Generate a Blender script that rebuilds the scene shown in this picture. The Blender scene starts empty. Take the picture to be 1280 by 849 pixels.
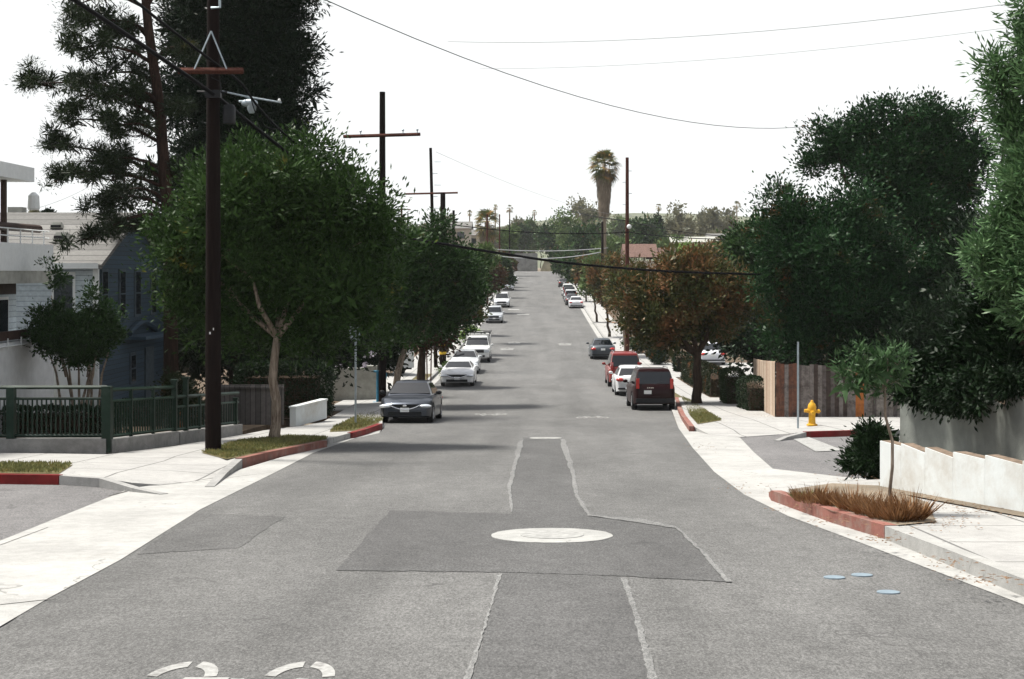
import bpy, bmesh, math, random
import numpy as np
from mathutils import Vector, Matrix
random.seed(7)
sc = bpy.context.scene
COL = sc.collection
F = 1778.0; VX = 668.0; VY = 340.0; CH = 2.1      # focal length in photo pixels, vanishing point, eye height
# ---------------- camera, world, sun, exposure ----------------
cam = bpy.data.cameras.new('camera'); camo = bpy.data.objects.new('camera', cam); COL.objects.link(camo)
camo.location = (0, 0, CH); camo.rotation_euler = (math.radians(90), 0, 0)
cam.sensor_fit = 'HORIZONTAL'; cam.sensor_width = 36; cam.lens = 36*F/1280
cam.shift_x = -(VX-640)/1280; cam.shift_y = -(424.5-VY)/1280
cam.clip_start = .1; cam.clip_end = 9000
sc.camera = camo
SUN_EL, SUN_AZ = 65, -68       # azimuth from +Y, clockwise
w = bpy.data.worlds.new('World'); sc.world = w; w.use_nodes = True
nt = w.node_tree; nt.nodes.clear()
sky = nt.nodes.new('ShaderNodeTexSky'); sky.sky_type = 'NISHITA'; sky.sun_disc = False
sky.sun_elevation = math.radians(SUN_EL); sky.sun_rotation = math.radians(SUN_AZ)
sky.air_density = 1.0; sky.dust_density = 3.0; sky.ozone_density = 1.0; sky.altitude = 0
hs = nt.nodes.new('ShaderNodeHueSaturation'); hs.inputs['Saturation'].default_value = .25; hs.inputs['Value'].default_value = 1.0
bg = nt.nodes.new('ShaderNodeBackground'); bg.inputs['Strength'].default_value = .105
wo = nt.nodes.new('ShaderNodeOutputWorld')
nt.links.new(sky.outputs[0], hs.inputs['Color']); tcw = nt.nodes.new('ShaderNodeTexCoord'); sxw = nt.nodes.new('ShaderNodeSeparateXYZ'); nt.links.new(tcw.outputs['Generated'], sxw.inputs[0])
mr = nt.nodes.new('ShaderNodeMapRange'); mr.inputs[1].default_value = .16; mr.inputs[2].default_value = .45; mr.inputs[3].default_value = 1; mr.inputs[4].default_value = 0; mr.interpolation_type = 'SMOOTHSTEP'
nt.links.new(sxw.outputs[2], mr.inputs[0])
mw = nt.nodes.new('ShaderNodeMix'); mw.data_type = 'RGBA'; nt.links.new(mr.outputs[0], mw.inputs[0]); nt.links.new(hs.outputs[0], mw.inputs[6])
mw.inputs[7].default_value = (.535/.105, .548/.105, .548/.105, 1)      # bright milky haze low in the sky
nt.links.new(mw.outputs[2], bg.inputs['Color']); nt.links.new(bg.outputs[0], wo.inputs['Surface'])
sl = bpy.data.lights.new('sun', 'SUN'); sl.energy = 3.7; sl.angle = math.radians(9); sl.color = (1, .96, .88)
so = bpy.data.objects.new('sun', sl); COL.objects.link(so)
e, a = math.radians(SUN_EL), math.radians(SUN_AZ)
sd = Vector((math.cos(e)*math.sin(a), math.cos(e)*math.cos(a), math.sin(e)))
so.rotation_euler = sd.to_track_quat('Z', 'Y').to_euler()
sc.view_settings.view_transform = 'Standard'; sc.view_settings.look = 'None'
sc.view_settings.exposure = .95; sc.view_settings.gamma = 1
sc.view_settings.use_curve_mapping = False
sc.cycles.use_denoising = True
sc.cycles.max_bounces = 7; sc.cycles.diffuse_bounces = 3; sc.cycles.glossy_bounces = 3
sc.cycles.transmission_bounces = 3; sc.cycles.volume_bounces = 1; sc.cycles.transparent_max_bounces = 6

# ---------------- terrain profile ----------------
kn = [(-80,7.2),(0,2.1),(0.001,2.1)]
KY = [-100,50,60,70,80,100,115,130,155,175,195,215,240,270,300,330,360,420,600,1000,4000]
KZ = [4.3,-5.3,-5.85,-6.12,-6.27,-6.35,-6.22,-5.95,-5.3,-4.7,-4.05,-3.4,-2.6,-1.7,-.85,-.2,.2,.6,1.5,3,12]
_Y = np.arange(-100, 4000, 1.0); _Z = np.interp(_Y, KY, KZ)
_k = np.ones(9)/9; _Zs = np.convolve(np.pad(_Z, 4, mode='edge'), _k, 'valid')
_Zs[_Y < 40] = _Z[_Y < 40]
def zr(y): return float(np.interp(y, _Y, _Zs)) + CH
def slope(y): return (zr(y+2)-zr(y-2))/4
def gp(px, py, h=0.0):
    """a point of the ground, h metres above the road surface, read off the photo"""
    lo, hi = 2.0, 345.0
    f = lambda Y: VY + F*(CH-(zr(Y)+h))/Y
    Y = 3.0
    while Y < 345 and f(Y) > py: Y += .25
    lo, hi = Y-.25, Y
    for _ in range(25):
        m = (lo+hi)/2
        if f(m) > py: lo = m
        else: hi = m
    return ((px-VX)*lo/F, lo)
def X_(px, Y): return (px-VX)*Y/F
def Z_(py, Y): return CH-(py-VY)*Y/F

# ---------------- materials ----------------
def newmat(name):
    m = bpy.data.materials.new(name); m.use_nodes = True
    n = m.node_tree; b = n.nodes['Principled BSDF']
    return m, n, b
def N(n, t, **kw):
    x = n.nodes.new(t)
    for k, v in kw.items():
        if k in x.inputs: x.inputs[k].default_value = v
        else: setattr(x, k, v)
    return x
def ramp(n, fac, stops):
    r = n.nodes.new('ShaderNodeValToRGB'); el = r.color_ramp.elements
    while len(el) > 1: el.remove(el[-1])
    el[0].position = stops[0][0]; el[0].color = (*stops[0][1], 1) if len(stops[0][1]) == 3 else stops[0][1]
    for p, c in stops[1:]:
        q = el.new(p); q.color = (*c, 1)
    n.links.new(fac, r.inputs[0]); return r.outputs[0]
def g3(v): return (v, v, v)
def noise(n, vec, scale, detail=4, rough=.6, dist=0):
    x = N(n, 'ShaderNodeTexNoise', Scale=scale, Detail=detail, Roughness=rough, Distortion=dist)
    n.links.new(vec, x.inputs['Vector']); return x.outputs['Fac']
def mix(n, fac, a, b, mode='MIX'):
    x = n.nodes.new('ShaderNodeMix'); x.data_type = 'RGBA'; x.blend_type = mode
    for s, v in ((x.inputs[0], fac), (x.inputs[6], a), (x.inputs[7], b)):
        if isinstance(v, bpy.types.NodeSocket): n.links.new(v, s)
        else: s.default_value = v if not isinstance(v, tuple) else (*v, 1)[:4]
    return x.outputs[2]
def bump(n, b, h, strength=.3, dist=.02):
    x = N(n, 'ShaderNodeBump', Strength=strength, Distance=dist)
    n.links.new(h, x.inputs['Height']); n.links.new(x.outputs[0], b.inputs['Normal'])
_mc = {}
def plain(name, col, rough=.6, metal=0, var=.25, scale=6, coat=0, spec=.18, dirt=None, bumps=0):
    if name in _mc: return _mc[name]
    m, n, b = newmat(name); _mc[name] = m
    tc = n.nodes.new('ShaderNodeTexCoord').outputs['Object']
    f = noise(n, tc, scale, 5)
    lo = tuple(c*(1-var) for c in col); hi = tuple(min(1, c*(1+var)) for c in col)
    c = ramp(n, f, [(.3, lo), (.7, hi)])
    if dirt:
        f2 = noise(n, tc, scale*.35, 6, .7)
        c = mix(n, ramp(n, f2, [(.5, g3(0)), (.68, g3(1))]), c, dirt)
    n.links.new(c, b.inputs['Base Color'])
    b.inputs['Roughness'].default_value = rough; b.inputs['Metallic'].default_value = metal
    b.inputs['Coat Weight'].default_value = coat; b.inputs['Specular IOR Level'].default_value = spec
    if bumps: bump(n, b, noise(n, tc, scale*6, 4), bumps, .01)
    return m
def asphalt(name, base, tint=(1, 1, 1), crack=True):
    m, n, b = newmat(name)
    tc = n.nodes.new('ShaderNodeTexCoord').outputs['Object']
    mp = N(n, 'ShaderNodeMapping'); n.links.new(tc, mp.inputs[0]); mp.inputs['Scale'].default_value = (1, .35, 1)
    big = noise(n, mp.outputs[0], .45, 6, .62, .4)
    mid = noise(n, tc, 3.5, 5, .7)
    fine = noise(n, tc, 60, 3, .75)
    B = [base*t for t in tint]
    c = ramp(n, big, [(.3, tuple(x*.78 for x in B)), (.5, tuple(B)), (.68, tuple(x*1.18 for x in B))])
    c = mix(n, .4, c, ramp(n, mid, [(.3, g3(.3)), (.7, g3(.7))]), 'OVERLAY')
    c = mix(n, .6, c, ramp(n, noise(n, mp.outputs[0], 42, 3, .85), [(.36, g3(.17)), (.64, g3(.83))]), 'OVERLAY')
    c = mix(n, .8, c, ramp(n, fine, [(.3, g3(.2)), (.5, g3(.5)), (.7, g3(.82))]), 'OVERLAY')
    mt = N(n, 'ShaderNodeMapping'); n.links.new(tc, mt.inputs[0]); mt.inputs['Scale'].default_value = (.85, .035, 1)
    c = mix(n, .3, c, ramp(n, noise(n, mt.outputs[0], 1, 3, .5, .3), [(.38, g3(.34)), (.62, g3(.62))]), 'OVERLAY')
    c = mix(n, ramp(n, noise(n, tc, 1.1, 6, .75), [(.62, g3(0)), (.72, g3(.45))]), c, tuple(x*.5 for x in B))
    v = N(n, 'ShaderNodeTexVoronoi', Scale=170.0); n.links.new(tc, v.inputs['Vector'])
    agg = ramp(n, v.outputs['Color'], [(.86, g3(0)), (.93, g3(1))])
    c = mix(n, agg, c, tuple(min(1, x*2.2) for x in B))
    if crack:
        wob = n.nodes.new('ShaderNodeVectorMath'); wob.operation = 'MULTIPLY_ADD'
        nn = N(n, 'ShaderNodeTexNoise', Scale=1.4, Detail=6.0); n.links.new(tc, nn.inputs['Vector'])
        n.links.new(nn.outputs['Color'], wob.inputs[0]); wob.inputs[1].default_value = (1.3, 1.3, 0); n.links.new(tc, wob.inputs[2])
        vo = N(n, 'ShaderNodeTexVoronoi', Scale=.21); vo.feature = 'DISTANCE_TO_EDGE'; n.links.new(wob.outputs[0], vo.inputs['Vector'])
        cr = ramp(n, vo.outputs['Distance'], [(.0, g3(1)), (.0028, g3(0))])
        msk = ramp(n, noise(n, tc, .5, 3), [(.45, g3(0)), (.6, g3(.7))])
        c = mix(n, mix(n, 1.0, cr, msk, 'MULTIPLY'), c, tuple(x*.4 for x in B))
    n.links.new(c, b.inputs['Base Color']); b.inputs['Roughness'].default_value = .85
    b.inputs['Specular IOR Level'].default_value = .3
    bump(n, b, fine, .5, .006); return m
def concrete(name, base, tint=(1, .99, .96), joints=None, stain=.5):
    m, n, b = newmat(name)
    tc = n.nodes.new('ShaderNodeTexCoord').outputs['Object']
    f = noise(n, tc, .8, 7, .65); f2 = noise(n, tc, 6, 6, .7); f3 = noise(n, tc, 70, 2)
    B = [base*t for t in tint]
    c = ramp(n, f, [(.3, tuple(x*(1-.35*stain) for x in B)), (.55, tuple(B)), (.75, tuple(x*1.1 for x in B))])
    c = mix(n, .45*stain+.1, c, ramp(n, f2, [(.3, g3(.3)), (.65, g3(.6))]), 'OVERLAY')
    c = mix(n, .4, c, ramp(n, f3, [(.3, g3(.35)), (.7, g3(.65))]), 'OVERLAY')
    wv = n.nodes.new('ShaderNodeVectorMath'); wv.operation = 'MULTIPLY_ADD'
    nn = N(n, 'ShaderNodeTexNoise', Scale=1.8, Detail=6.0); n.links.new(tc, nn.inputs['Vector'])
    n.links.new(nn.outputs['Color'], wv.inputs[0]); wv.inputs[1].default_value = (.9, .9, 0); n.links.new(tc, wv.inputs[2])
    vo = N(n, 'ShaderNodeTexVoronoi', Scale=.33); vo.feature = 'DISTANCE_TO_EDGE'; n.links.new(wv.outputs[0], vo.inputs['Vector'])
    c = mix(n, mix(n, 1.0, ramp(n, vo.outputs['Distance'], [(.0, g3(1)), (.004, g3(0))]), ramp(n, f, [(.48, g3(0)), (.6, g3(.9))]), 'MULTIPLY'), c, tuple(x*.35 for x in B))
    c = mix(n, ramp(n, noise(n, tc, 2.6, 7, .75), [(.60, g3(0)), (.74, g3(.55*stain))]), c, (B[0]*.55, B[1]*.5, B[2]*.42))
    if joints:
        bk = N(n, 'ShaderNodeTexBrick', Scale=1.0); bk.inputs['Brick Width'].default_value = joints[0]; bk.inputs['Row Height'].default_value = joints[1]
        bk.inputs['Mortar Size'].default_value = .02; bk.offset = 0
        n.links.new(tc, bk.inputs['Vector'])
        c = mix(n, bk.outputs['Fac'], c, tuple(x*.35 for x in B))
    n.links.new(c, b.inputs['Base Color']); b.inputs['Roughness'].default_value = .9; b.inputs['Specular IOR Level'].default_value = .25
    bump(n, b, f2, .3, .01); return m
def leafmat(name, c1, c2, c3=None, f3=.55, transl=.25, rough=.45, cscale=.7, k=.42):
    c1 = tuple(x*k for x in c1); c2 = tuple(x*k for x in c2); transl *= .6
    m, n, b = newmat(name)
    geo = n.nodes.new('ShaderNodeNewGeometry')
    tc = n.nodes.new('ShaderNodeTexCoord').outputs['Object']
    c = ramp(n, geo.outputs['Random Per Island'], [(0, c1), (1, c2)])
    cl = noise(n, tc, 1.3, 3, .6)
    c = mix(n, ramp(n, cl, [(.35, g3(0)), (.65, g3(.6))]), c, tuple(x*.45+y*.55 for x, y in zip(c1, c2)))
    if c3:
        k = noise(n, tc, cscale, 5, .7)
        mm = ramp(n, k, [(f3-.03, g3(0)), (f3+.08, g3(1))])
        mm = mix(n, 1.0, mm, ramp(n, geo.outputs['Random Per Island'], [(.15, g3(.25)), (.55, g3(1))]), 'MULTIPLY')
        c = mix(n, mm, c, c3)
    n.links.new(c, b.inputs['Base Color']); b.inputs['Roughness'].default_value = rough
    b.inputs['Specular IOR Level'].default_value = .10
    if transl:
        t = n.nodes.new('ShaderNodeBsdfTranslucent'); n.links.new(c, t.inputs[0])
        ms = n.nodes.new('ShaderNodeMixShader'); ms.inputs[0].default_value = transl
        n.links.new(b.outputs[0], ms.inputs[1]); n.links.new(t.outputs[0], ms.inputs[2])
        n.links.new(ms.outputs[0], n.nodes['Material Output'].inputs['Surface'])
    return m
def barkmat(name, c1, c2, sc_=(14, 14, 2)):
    m, n, b = newmat(name)
    tc = n.nodes.new('ShaderNodeTexCoord').outputs['Object']
    mp = N(n, 'ShaderNodeMapping'); mp.inputs['Scale'].default_value = sc_; n.links.new(tc, mp.inputs[0])
    f = noise(n, mp.outputs[0], 1, 6, .7, .5)
    n.links.new(ramp(n, f, [(.32, c1), (.66, c2)]), b.inputs['Base Color'])
    b.inputs['Roughness'].default_value = .9; b.inputs['Specular IOR Level'].default_value = .08
    bump(n, b, f, .7, .03); return m
def stripes(name, c1, c2, scale, axis=2, thick=.12, rough=.7, var=.2, vary=None):
    """boards or siding: thin dark joints across one axis, board to board colour change"""
    m, n, b = newmat(name)
    tc = n.nodes.new('ShaderNodeTexCoord').outputs['Object']
    sx = n.nodes.new('ShaderNodeSeparateXYZ'); n.links.new(tc, sx.inputs[0])
    mu = N(n, 'ShaderNodeMath', operation='MULTIPLY'); n.links.new(sx.outputs[axis], mu.inputs[0]); mu.inputs[1].default_value = scale
    fr = N(n, 'ShaderNodeMath', operation='FRACT'); n.links.new(mu.outputs[0], fr.inputs[0])
    fl = N(n, 'ShaderNodeMath', operation='FLOOR'); n.links.new(mu.outputs[0], fl.inputs[0])
    wn = N(n, 'ShaderNodeTexWhiteNoise', noise_dimensions='1D'); n.links.new(fl.outputs[0], wn.inputs['W'])
    lo = tuple(c*(1-var) for c in c1); hi = tuple(min(1, c*(1+var)) for c in c1)
    c = ramp(n, wn.outputs['Value'], vary or [(0, lo), (1, hi)])
    ns = noise(n, tc, 9, 5, .7)
    c = mix(n, .6, c, ramp(n, ns, [(.3, g3(.32)), (.7, g3(.66))]), 'OVERLAY')
    c = mix(n, ramp(n, fr.outputs[0], [(thick*.6, g3(1)), (thick, g3(0))]), c, c2)
    n.links.new(c, b.inputs['Base Color']); b.inputs['Roughness'].default_value = rough
    bump(n, b, fr.outputs[0], .6, .02); return m

M = {}
M['asphalt'] = asphalt('asphalt', .098, (1, .99, .965))
M['asphalt_side'] = asphalt('asphalt_side', .125, (1, .97, .97))
M['patch'] = asphalt('asphalt_patch', .069, (1, .99, .98), crack=False)
M['patch_old'] = asphalt('old_asphalt_patch', .08, (1, .99, .97), crack=False)
M['concrete'] = concrete('concrete', .30, stain=.55, joints=None)
M['gutter'] = concrete('gutter_concrete', .33, (1, .99, .95), stain=.6)
M['walk'] = concrete('sidewalk_concrete', .32, (1, .985, .95), joints=(1.5, 1.55), stain=.45)
M['turf'] = plain('turf', (.10, .085, .04), .95, var=.4, scale=4)
M['curb'] = concrete('curb_concrete', .26, stain=.8)
M['soil'] = plain('soil', (.085, .062, .042), .95, var=.5, scale=5, bumps=.6)
M['dry'] = plain('dry_ground', (.17, .14, .105), .95, var=.45, scale=.6, bumps=.5)
M['paint'] = plain('road_paint', (.29, .29, .28), .8, var=.2, scale=22, dirt=(.16, .155, .15))
M['bark'] = barkmat('bark_pale', (.07, .045, .03), (.36, .30, .24))
M['barkd'] = barkmat('bark_dark', (.02, .014, .01), (.07, .048, .034))
M['barkpine'] = barkmat('bark_pine', (.012, .008, .006), (.045, .026, .02))
M['pole'] = barkmat('pole_wood', (.005, .0032, .003), (.013, .008, .0065), (25, 25, 1.2))
M['polered'] = barkmat('pole_wood_red', (.035, .014, .010), (.10, .04, .03), (25, 25, 1.2))
M['steel'] = plain('galvanised_steel', (.32, .37, .40), .45, .7, var=.15, scale=8)
M['black'] = plain('black_rubber', (.012, .012, .013), .6, var=.2)
M['wire'] = plain('wire_black', (.006, .006, .007), .6, var=.1, spec=.05)
M['wiregrey'] = plain('wire_grey', (.30, .31, .32), .6, var=.1)
M['rubber'] = plain('tyre_rubber', (.018, .018, .019), .8, var=.2)
M['rim'] = plain('rim_alloy', (.42, .43, .45), .3, .9, var=.1)
M['glass'] = plain('car_glass', (.004, .006, .008), .03, 0, var=.1, spec=.7, coat=0)
M['chrome'] = plain('chrome', (.75, .76, .78), .12, 1, var=.03)
M['lamp'] = plain('headlamp', (.62, .66, .70), .1, .3, var=.15, coat=1)
M['tail'] = plain('tail_lamp', (.42, .02, .015), .15, 0, var=.2, coat=1)
M['plate'] = plain('number_plate', (.72, .73, .72), .5, var=.06)
M['trim'] = plain('black_trim', (.014, .015, .017), .45, var=.15)
M['lf1'] = leafmat('leaf_street_tree', (.025, .07, .014), (.15, .29, .075), (.34, .24, .04), .66, k=.35)
M['lf2'] = leafmat('leaf_second_tree', (.018, .055, .015), (.12, .25, .07), (.17, .055, .03), .62, k=.38)
M['lfbrown'] = leafmat('leaf_brown_tree', (.04, .06, .02), (.10, .105, .035), (.20, .098, .045), .50, cscale=.55, k=.85)
M['lfred'] = leafmat('leaf_red_tree', (.09, .045, .02), (.19, .085, .04), (.06, .08, .025), .52)
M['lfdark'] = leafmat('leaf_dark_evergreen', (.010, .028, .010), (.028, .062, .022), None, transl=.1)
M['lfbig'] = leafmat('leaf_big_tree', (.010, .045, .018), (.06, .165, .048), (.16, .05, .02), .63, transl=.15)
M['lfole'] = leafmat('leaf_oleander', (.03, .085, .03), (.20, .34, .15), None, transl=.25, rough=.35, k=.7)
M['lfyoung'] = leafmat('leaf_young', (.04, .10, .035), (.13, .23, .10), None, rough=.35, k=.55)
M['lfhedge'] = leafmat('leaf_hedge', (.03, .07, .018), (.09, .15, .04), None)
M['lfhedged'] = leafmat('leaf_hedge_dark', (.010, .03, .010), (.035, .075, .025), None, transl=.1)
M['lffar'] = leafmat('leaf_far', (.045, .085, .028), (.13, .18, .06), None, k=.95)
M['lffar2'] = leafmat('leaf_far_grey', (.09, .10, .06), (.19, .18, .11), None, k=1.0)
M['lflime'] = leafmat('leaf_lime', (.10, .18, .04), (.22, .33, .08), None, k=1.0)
M['lfshrub'] = leafmat('leaf_shrub', (.02, .05, .018), (.07, .14, .045), (.24, .22, .05), .68, k=.6)
M['lfphot'] = leafmat('leaf_photinia', (.018, .035, .012), (.05, .07, .025), (.30, .10, .03), .58)
M['needle'] = leafmat('pine_needles', (.018, .04, .016), (.06, .09, .035), (.11, .10, .03), .66, transl=.1)
M['needled'] = leafmat('dark_needles', (.008, .022, .009), (.022, .05, .02), None, transl=.05)
M['straw'] = leafmat('dry_grass_blades', (.17, .07, .025), (.44, .26, .13), (.09, .035, .012), .52, cscale=4, k=.78)
M['litter'] = leafmat('leaf_litter', (.10, .055, .03), (.26, .16, .09), None, k=1)
M['grass'] = leafmat('grass_blades', (.12, .14, .045), (.30, .29, .12), (.24, .19, .07), .55, cscale=2, k=.75)
M['frond'] = leafmat('palm_frond', (.05, .075, .02), (.16, .19, .06), (.34, .20, .08), .5, k=.8)
M['thatch'] = leafmat('palm_thatch', (.15, .12, .085), (.34, .28, .21), None, transl=.05, k=.75)
M['flower'] = leafmat('flower_petals', (.45, .38, .52), (.8, .78, .8), None, k=1)
M['shingle'] = stripes('roof_shingle', (.14, .137, .13), (.05, .047, .047), 5.5, 2, .14, .9, .25)
M['bluesiding'] = stripes('blue_shingle_siding', (.025, .050, .075), (.006, .009, .012), 6.5, 2, .12, .8, .22)
M['palesiding'] = stripes('pale_blue_siding', (.42, .48, .52), (.15, .18, .2), 6, 2, .12, .7, .08)
M['endwall'] = plain('end_wall_block', (.20, .20, .19), .95, var=.3, scale=.9)
M['bank'] = plain('dry_bank', (.27, .245, .17), .95, var=.3, scale=.7)
M['stucco'] = plain('white_stucco', (.60, .62, .63), .9, var=.10, scale=3, bumps=.4)
M['stuccog'] = plain('grey_stucco', (.34, .34, .31), .95, var=.16, scale=4, bumps=.6)
M['whitewall'] = plain('white_wall_paint', (.58, .61, .61), .85, var=.05, scale=2, dirt=(.46, .45, .42), bumps=.35)
M['greywall'] = plain('grey_garden_wall', (.17, .18, .165), .95, var=.22, scale=2.2, bumps=.7)
M['trimw'] = plain('white_trim', (.66, .68, .68), .6, var=.06)
M['dglass'] = plain('window_glass', (.018, .022, .026), .06, 0, var=.2, spec=.7)
M['dframe'] = plain('brown_frame', (.05, .032, .026), .6)
M['green'] = plain('green_fence_paint', (.008, .022, .014), .5, var=.25, scale=5, dirt=(.03, .05, .04))
M['rockwall'] = concrete('low_wall_concrete', .27, stain=1.0)
M['redcurb'] = plain('red_curb_paint', (.17, .018, .018), .8, var=.3, scale=3, dirt=(.14, .07, .055))
M['redfade'] = plain('faded_red_curb_paint', (.20, .085, .068), .85, var=.25, scale=4, dirt=(.22, .17, .145), bumps=.5)
M['fencewood'] = stripes('fence_boards', (.12, .09, .075), (.008, .006, .005), 6.6, 0, .10, .9, .4,
    vary=[(0, (.05, .035, .03)), (.35, (.12, .10, .09)), (.6, (.17, .15, .14)), (.8, (.09, .06, .045)), (.9, (.25, .10, .045)), (1, (.20, .16, .13))])
M['fencesunlit'] = stripes('fence_boards_sunlit', (.42, .31, .23), (.03, .02, .015), 5.4, 1, .12, .9, .3,  # return boards: sunlight put into the colour, paler than the front
    vary=[(0, (.20, .09, .05)), (.3, (.46, .36, .27)), (.8, (.52, .42, .32)), (1, (.28, .15, .09))])
M['oldwood'] = stripes('old_boards', (.10, .09, .085), (.01, .01, .01), 6, 0, .12, .9, .35)
M['yellow'] = plain('hydrant_yellow', (.62, .33, .022), .45, var=.12, scale=9, dirt=(.42, .22, .05))
M['blue'] = plain('blue_paint', (.05, .22, .34), .5)
M['bluedisc'] = plain('blue_white_paint', (.17, .215, .25), .7, var=.15, scale=10)
M['yel'] = plain('warning_yellow', (.65, .42, .04), .6)
M['tile'] = plain('red_roof_tile', (.12, .075, .062), .9, var=.4)
M['cream'] = plain('cream_wall', (.45, .40, .34), .9, var=.1)
M['hill'] = plain('hill_scrub', (.10, .11, .07), .95, var=.35, scale=.02)
def paint(name, col, metal=.35): return plain('paint_'+name, col, .4, metal*.25, var=.03, coat=.6, scale=2, spec=.2) if metal < 9 else plain('paint_'+name, col, .4, .05, var=.03, coat=.15, scale=2, spec=.1)

# ---------------- mesh builders ----------------
def setp(o, label=None, cat=None, group=None, kind=None):
    if label: o['label'] = label
    if cat: o['category'] = cat
    if group: o['group'] = group
    if kind: o['kind'] = kind
    return o
def empty(name, loc, label, cat, group=None, rz=0, rx=0):
    o = bpy.data.objects.new(name, None); COL.objects.link(o)
    o.location = loc; o.rotation_euler = (rx, 0, rz); o.empty_display_size = .3
    return setp(o, label, cat, group)
class MB:
    def __init__(s): s.v = []; s.f = []
    def add(s, vs, fs):
        k = len(s.v); s.v += [tuple(p) for p in vs]; s.f += [tuple(i+k for i in f) for f in fs]; return s
    def box(s, c, d, rz=0, rx=0, taper=1):
        x, y, z = d[0]/2, d[1]/2, d[2]/2
        R = Matrix.Rotation(rz, 3, 'Z') @ Matrix.Rotation(rx, 3, 'X')
        vs = [Vector(c)+R @ Vector((i*x*(taper if k > 0 else 1), j*y*(taper if k > 0 else 1), k*z)) for k in (-1, 1) for j in (-1, 1) for i in (-1, 1)]
        return s.add(vs, [(0, 2, 3, 1), (4, 5, 7, 6), (0, 1, 5, 4), (2, 6, 7, 3), (0, 4, 6, 2), (1, 3, 7, 5)])
    def tube(s, pts, rad, n=8, cap=True, squash=None):
        pts = [Vector(p) for p in pts]
        if not hasattr(rad, '__len__'): rad = [rad]*len(pts)
        vs = []; up = Vector((0, 0, 1)); pr = None
        for i, p in enumerate(pts):
            t = (pts[min(i+1, len(pts)-1)]-pts[max(i-1, 0)]).normalized()
            if pr is None:
                a = t.cross(up) if abs(t.z) < .95 else t.cross(Vector((1, 0, 0)))
            else: a = pr-t*pr.dot(t)
            a.normalize(); pr = a; b = t.cross(a)
            for k in range(n):
                q = 2*math.pi*k/n; vs.append(p+(a*math.cos(q)+b*math.sin(q))*rad[i])
        fs = [(i*n+k, i*n+(k+1) % n, (i+1)*n+(k+1) % n, (i+1)*n+k) for i in range(len(pts)-1) for k in range(n)]
        if cap: fs += [tuple(range(n))[::-1], tuple((len(pts)-1)*n+k for k in range(n))]
        return s.add(vs, fs)
    def lathe(s, prof, c=(0, 0, 0), n=20, axis='Z'):
        vs = []
        for r, z in prof:
            for k in range(n):
                q = 2*math.pi*k/n; x, y = r*math.cos(q), r*math.sin(q)
                p = {'Z': (x, y, z), 'X': (z, x, y), 'Y': (y, z, x)}[axis]
                vs.append((c[0]+p[0], c[1]+p[1], c[2]+p[2]))
        m = len(prof)
        fs = [(i*n+k, i*n+(k+1) % n, (i+1)*n+(k+1) % n, (i+1)*n+k) for i in range(m-1) for k in range(n)]
        fs += [tuple(range(n))[::-1], tuple((m-1)*n+k for k in range(n))]
        return s.add(vs, fs)
    def ell(s, c, r, nu=12, nv=8):
        vs = [(c[0], c[1], c[2]-r[2])]
        for j in range(1, nv):
            t = -math.pi/2+math.pi*j/nv
            for i in range(nu):
                q = 2*math.pi*i/nu
                vs.append((c[0]+r[0]*math.cos(t)*math.cos(q), c[1]+r[1]*math.cos(t)*math.sin(q), c[2]+r[2]*math.sin(t)))
        vs.append((c[0], c[1], c[2]+r[2])); fs = []
        for i in range(nu): fs.append((0, 1+(i+1) % nu, 1+i))
        for j in range(nv-2):
            for i in range(nu):
                A = 1+j*nu; fs.append((A+i, A+(i+1) % nu, A+nu+(i+1) % nu, A+nu+i))
        A = 1+(nv-2)*nu
        for i in range(nu): fs.append((A+i, A+(i+1) % nu, len(vs)-1))
        return s.add(vs, fs)
    def prism(s, poly, h0, top, sub=False):
        """poly [(x,y,h)] with tops h above the road surface and a skirt down to h0"""
        k = len(poly)
        vs = [(x, y, zr(y)+h) for x, y, h in poly]+[(x, y, zr(y)+h0) for x, y, h in poly]
        return s.add(vs, [tuple(range(k))]+[(i, k+i, k+(i+1) % k, (i+1) % k) for i in range(k)])
    def build(s, name, mat, parent=None, smooth=False, sharp=None, tri=False, org=None, **kw):
        me = bpy.data.meshes.new(name)
        vs = s.v
        if org is not None: vs = [(x-org[0], y-org[1], z-org[2]) for x, y, z in vs]
        me.from_pydata(vs, [], s.f)
        bm = bmesh.new(); bm.from_mesh(me)
        if tri:
            bmesh.ops.triangulate(bm, faces=[f for f in bm.faces if len(f.verts) > 4])
        bmesh.ops.recalc_face_normals(bm, faces=bm.faces)
        bm.to_mesh(me); bm.free()
        me.materials.append(mat)
        if smooth:
            me.shade_smooth()
            if sharp: me.set_sharp_from_angle(angle=math.radians(sharp))
        o = bpy.data.objects.new(name, me); COL.objects.link(o)
        if org is not None: o.location = org
        if parent: o.parent = parent
        return setp(o, **kw)
def ribbon(name, ys, xl, xr, h, mat, skirt=None, kind='structure', step=4, **kw):
    """a strip along the street between x=xl(y) and x=xr(y), h above the road surface"""
    mb = MB(); vs = []; fs = []
    fl = xl if callable(xl) else (lambda y: xl); fr = xr if callable(xr) else (lambda y: xr)
    Y = []; y = ys[0]
    while y < ys[1]: Y.append(y); y += step
    Y.append(ys[1])
    for y in Y:
        z = zr(y)+h; a, b = fl(y), fr(y)
        vs += [(a, y, z), (b, y, z), (a, y, z-(skirt or 0)), (b, y, z-(skirt or 0))]
    for i in range(len(Y)-1):
        k = i*4; fs.append((k, k+1, k+5, k+4))
        if skirt: fs += [(k+1, k+3, k+7, k+5), (k, k+4, k+6, k+2)]
    if skirt: fs += [(0, 2, 3, 1), (k+4, k+5, k+7, k+6)]
    mb.add(vs, fs); return mb.build(name, mat, kind=kind, **kw)
def pxpoly(pts): return [(*gp(p[0], p[1], p[2]), p[2]) for p in pts]
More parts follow.
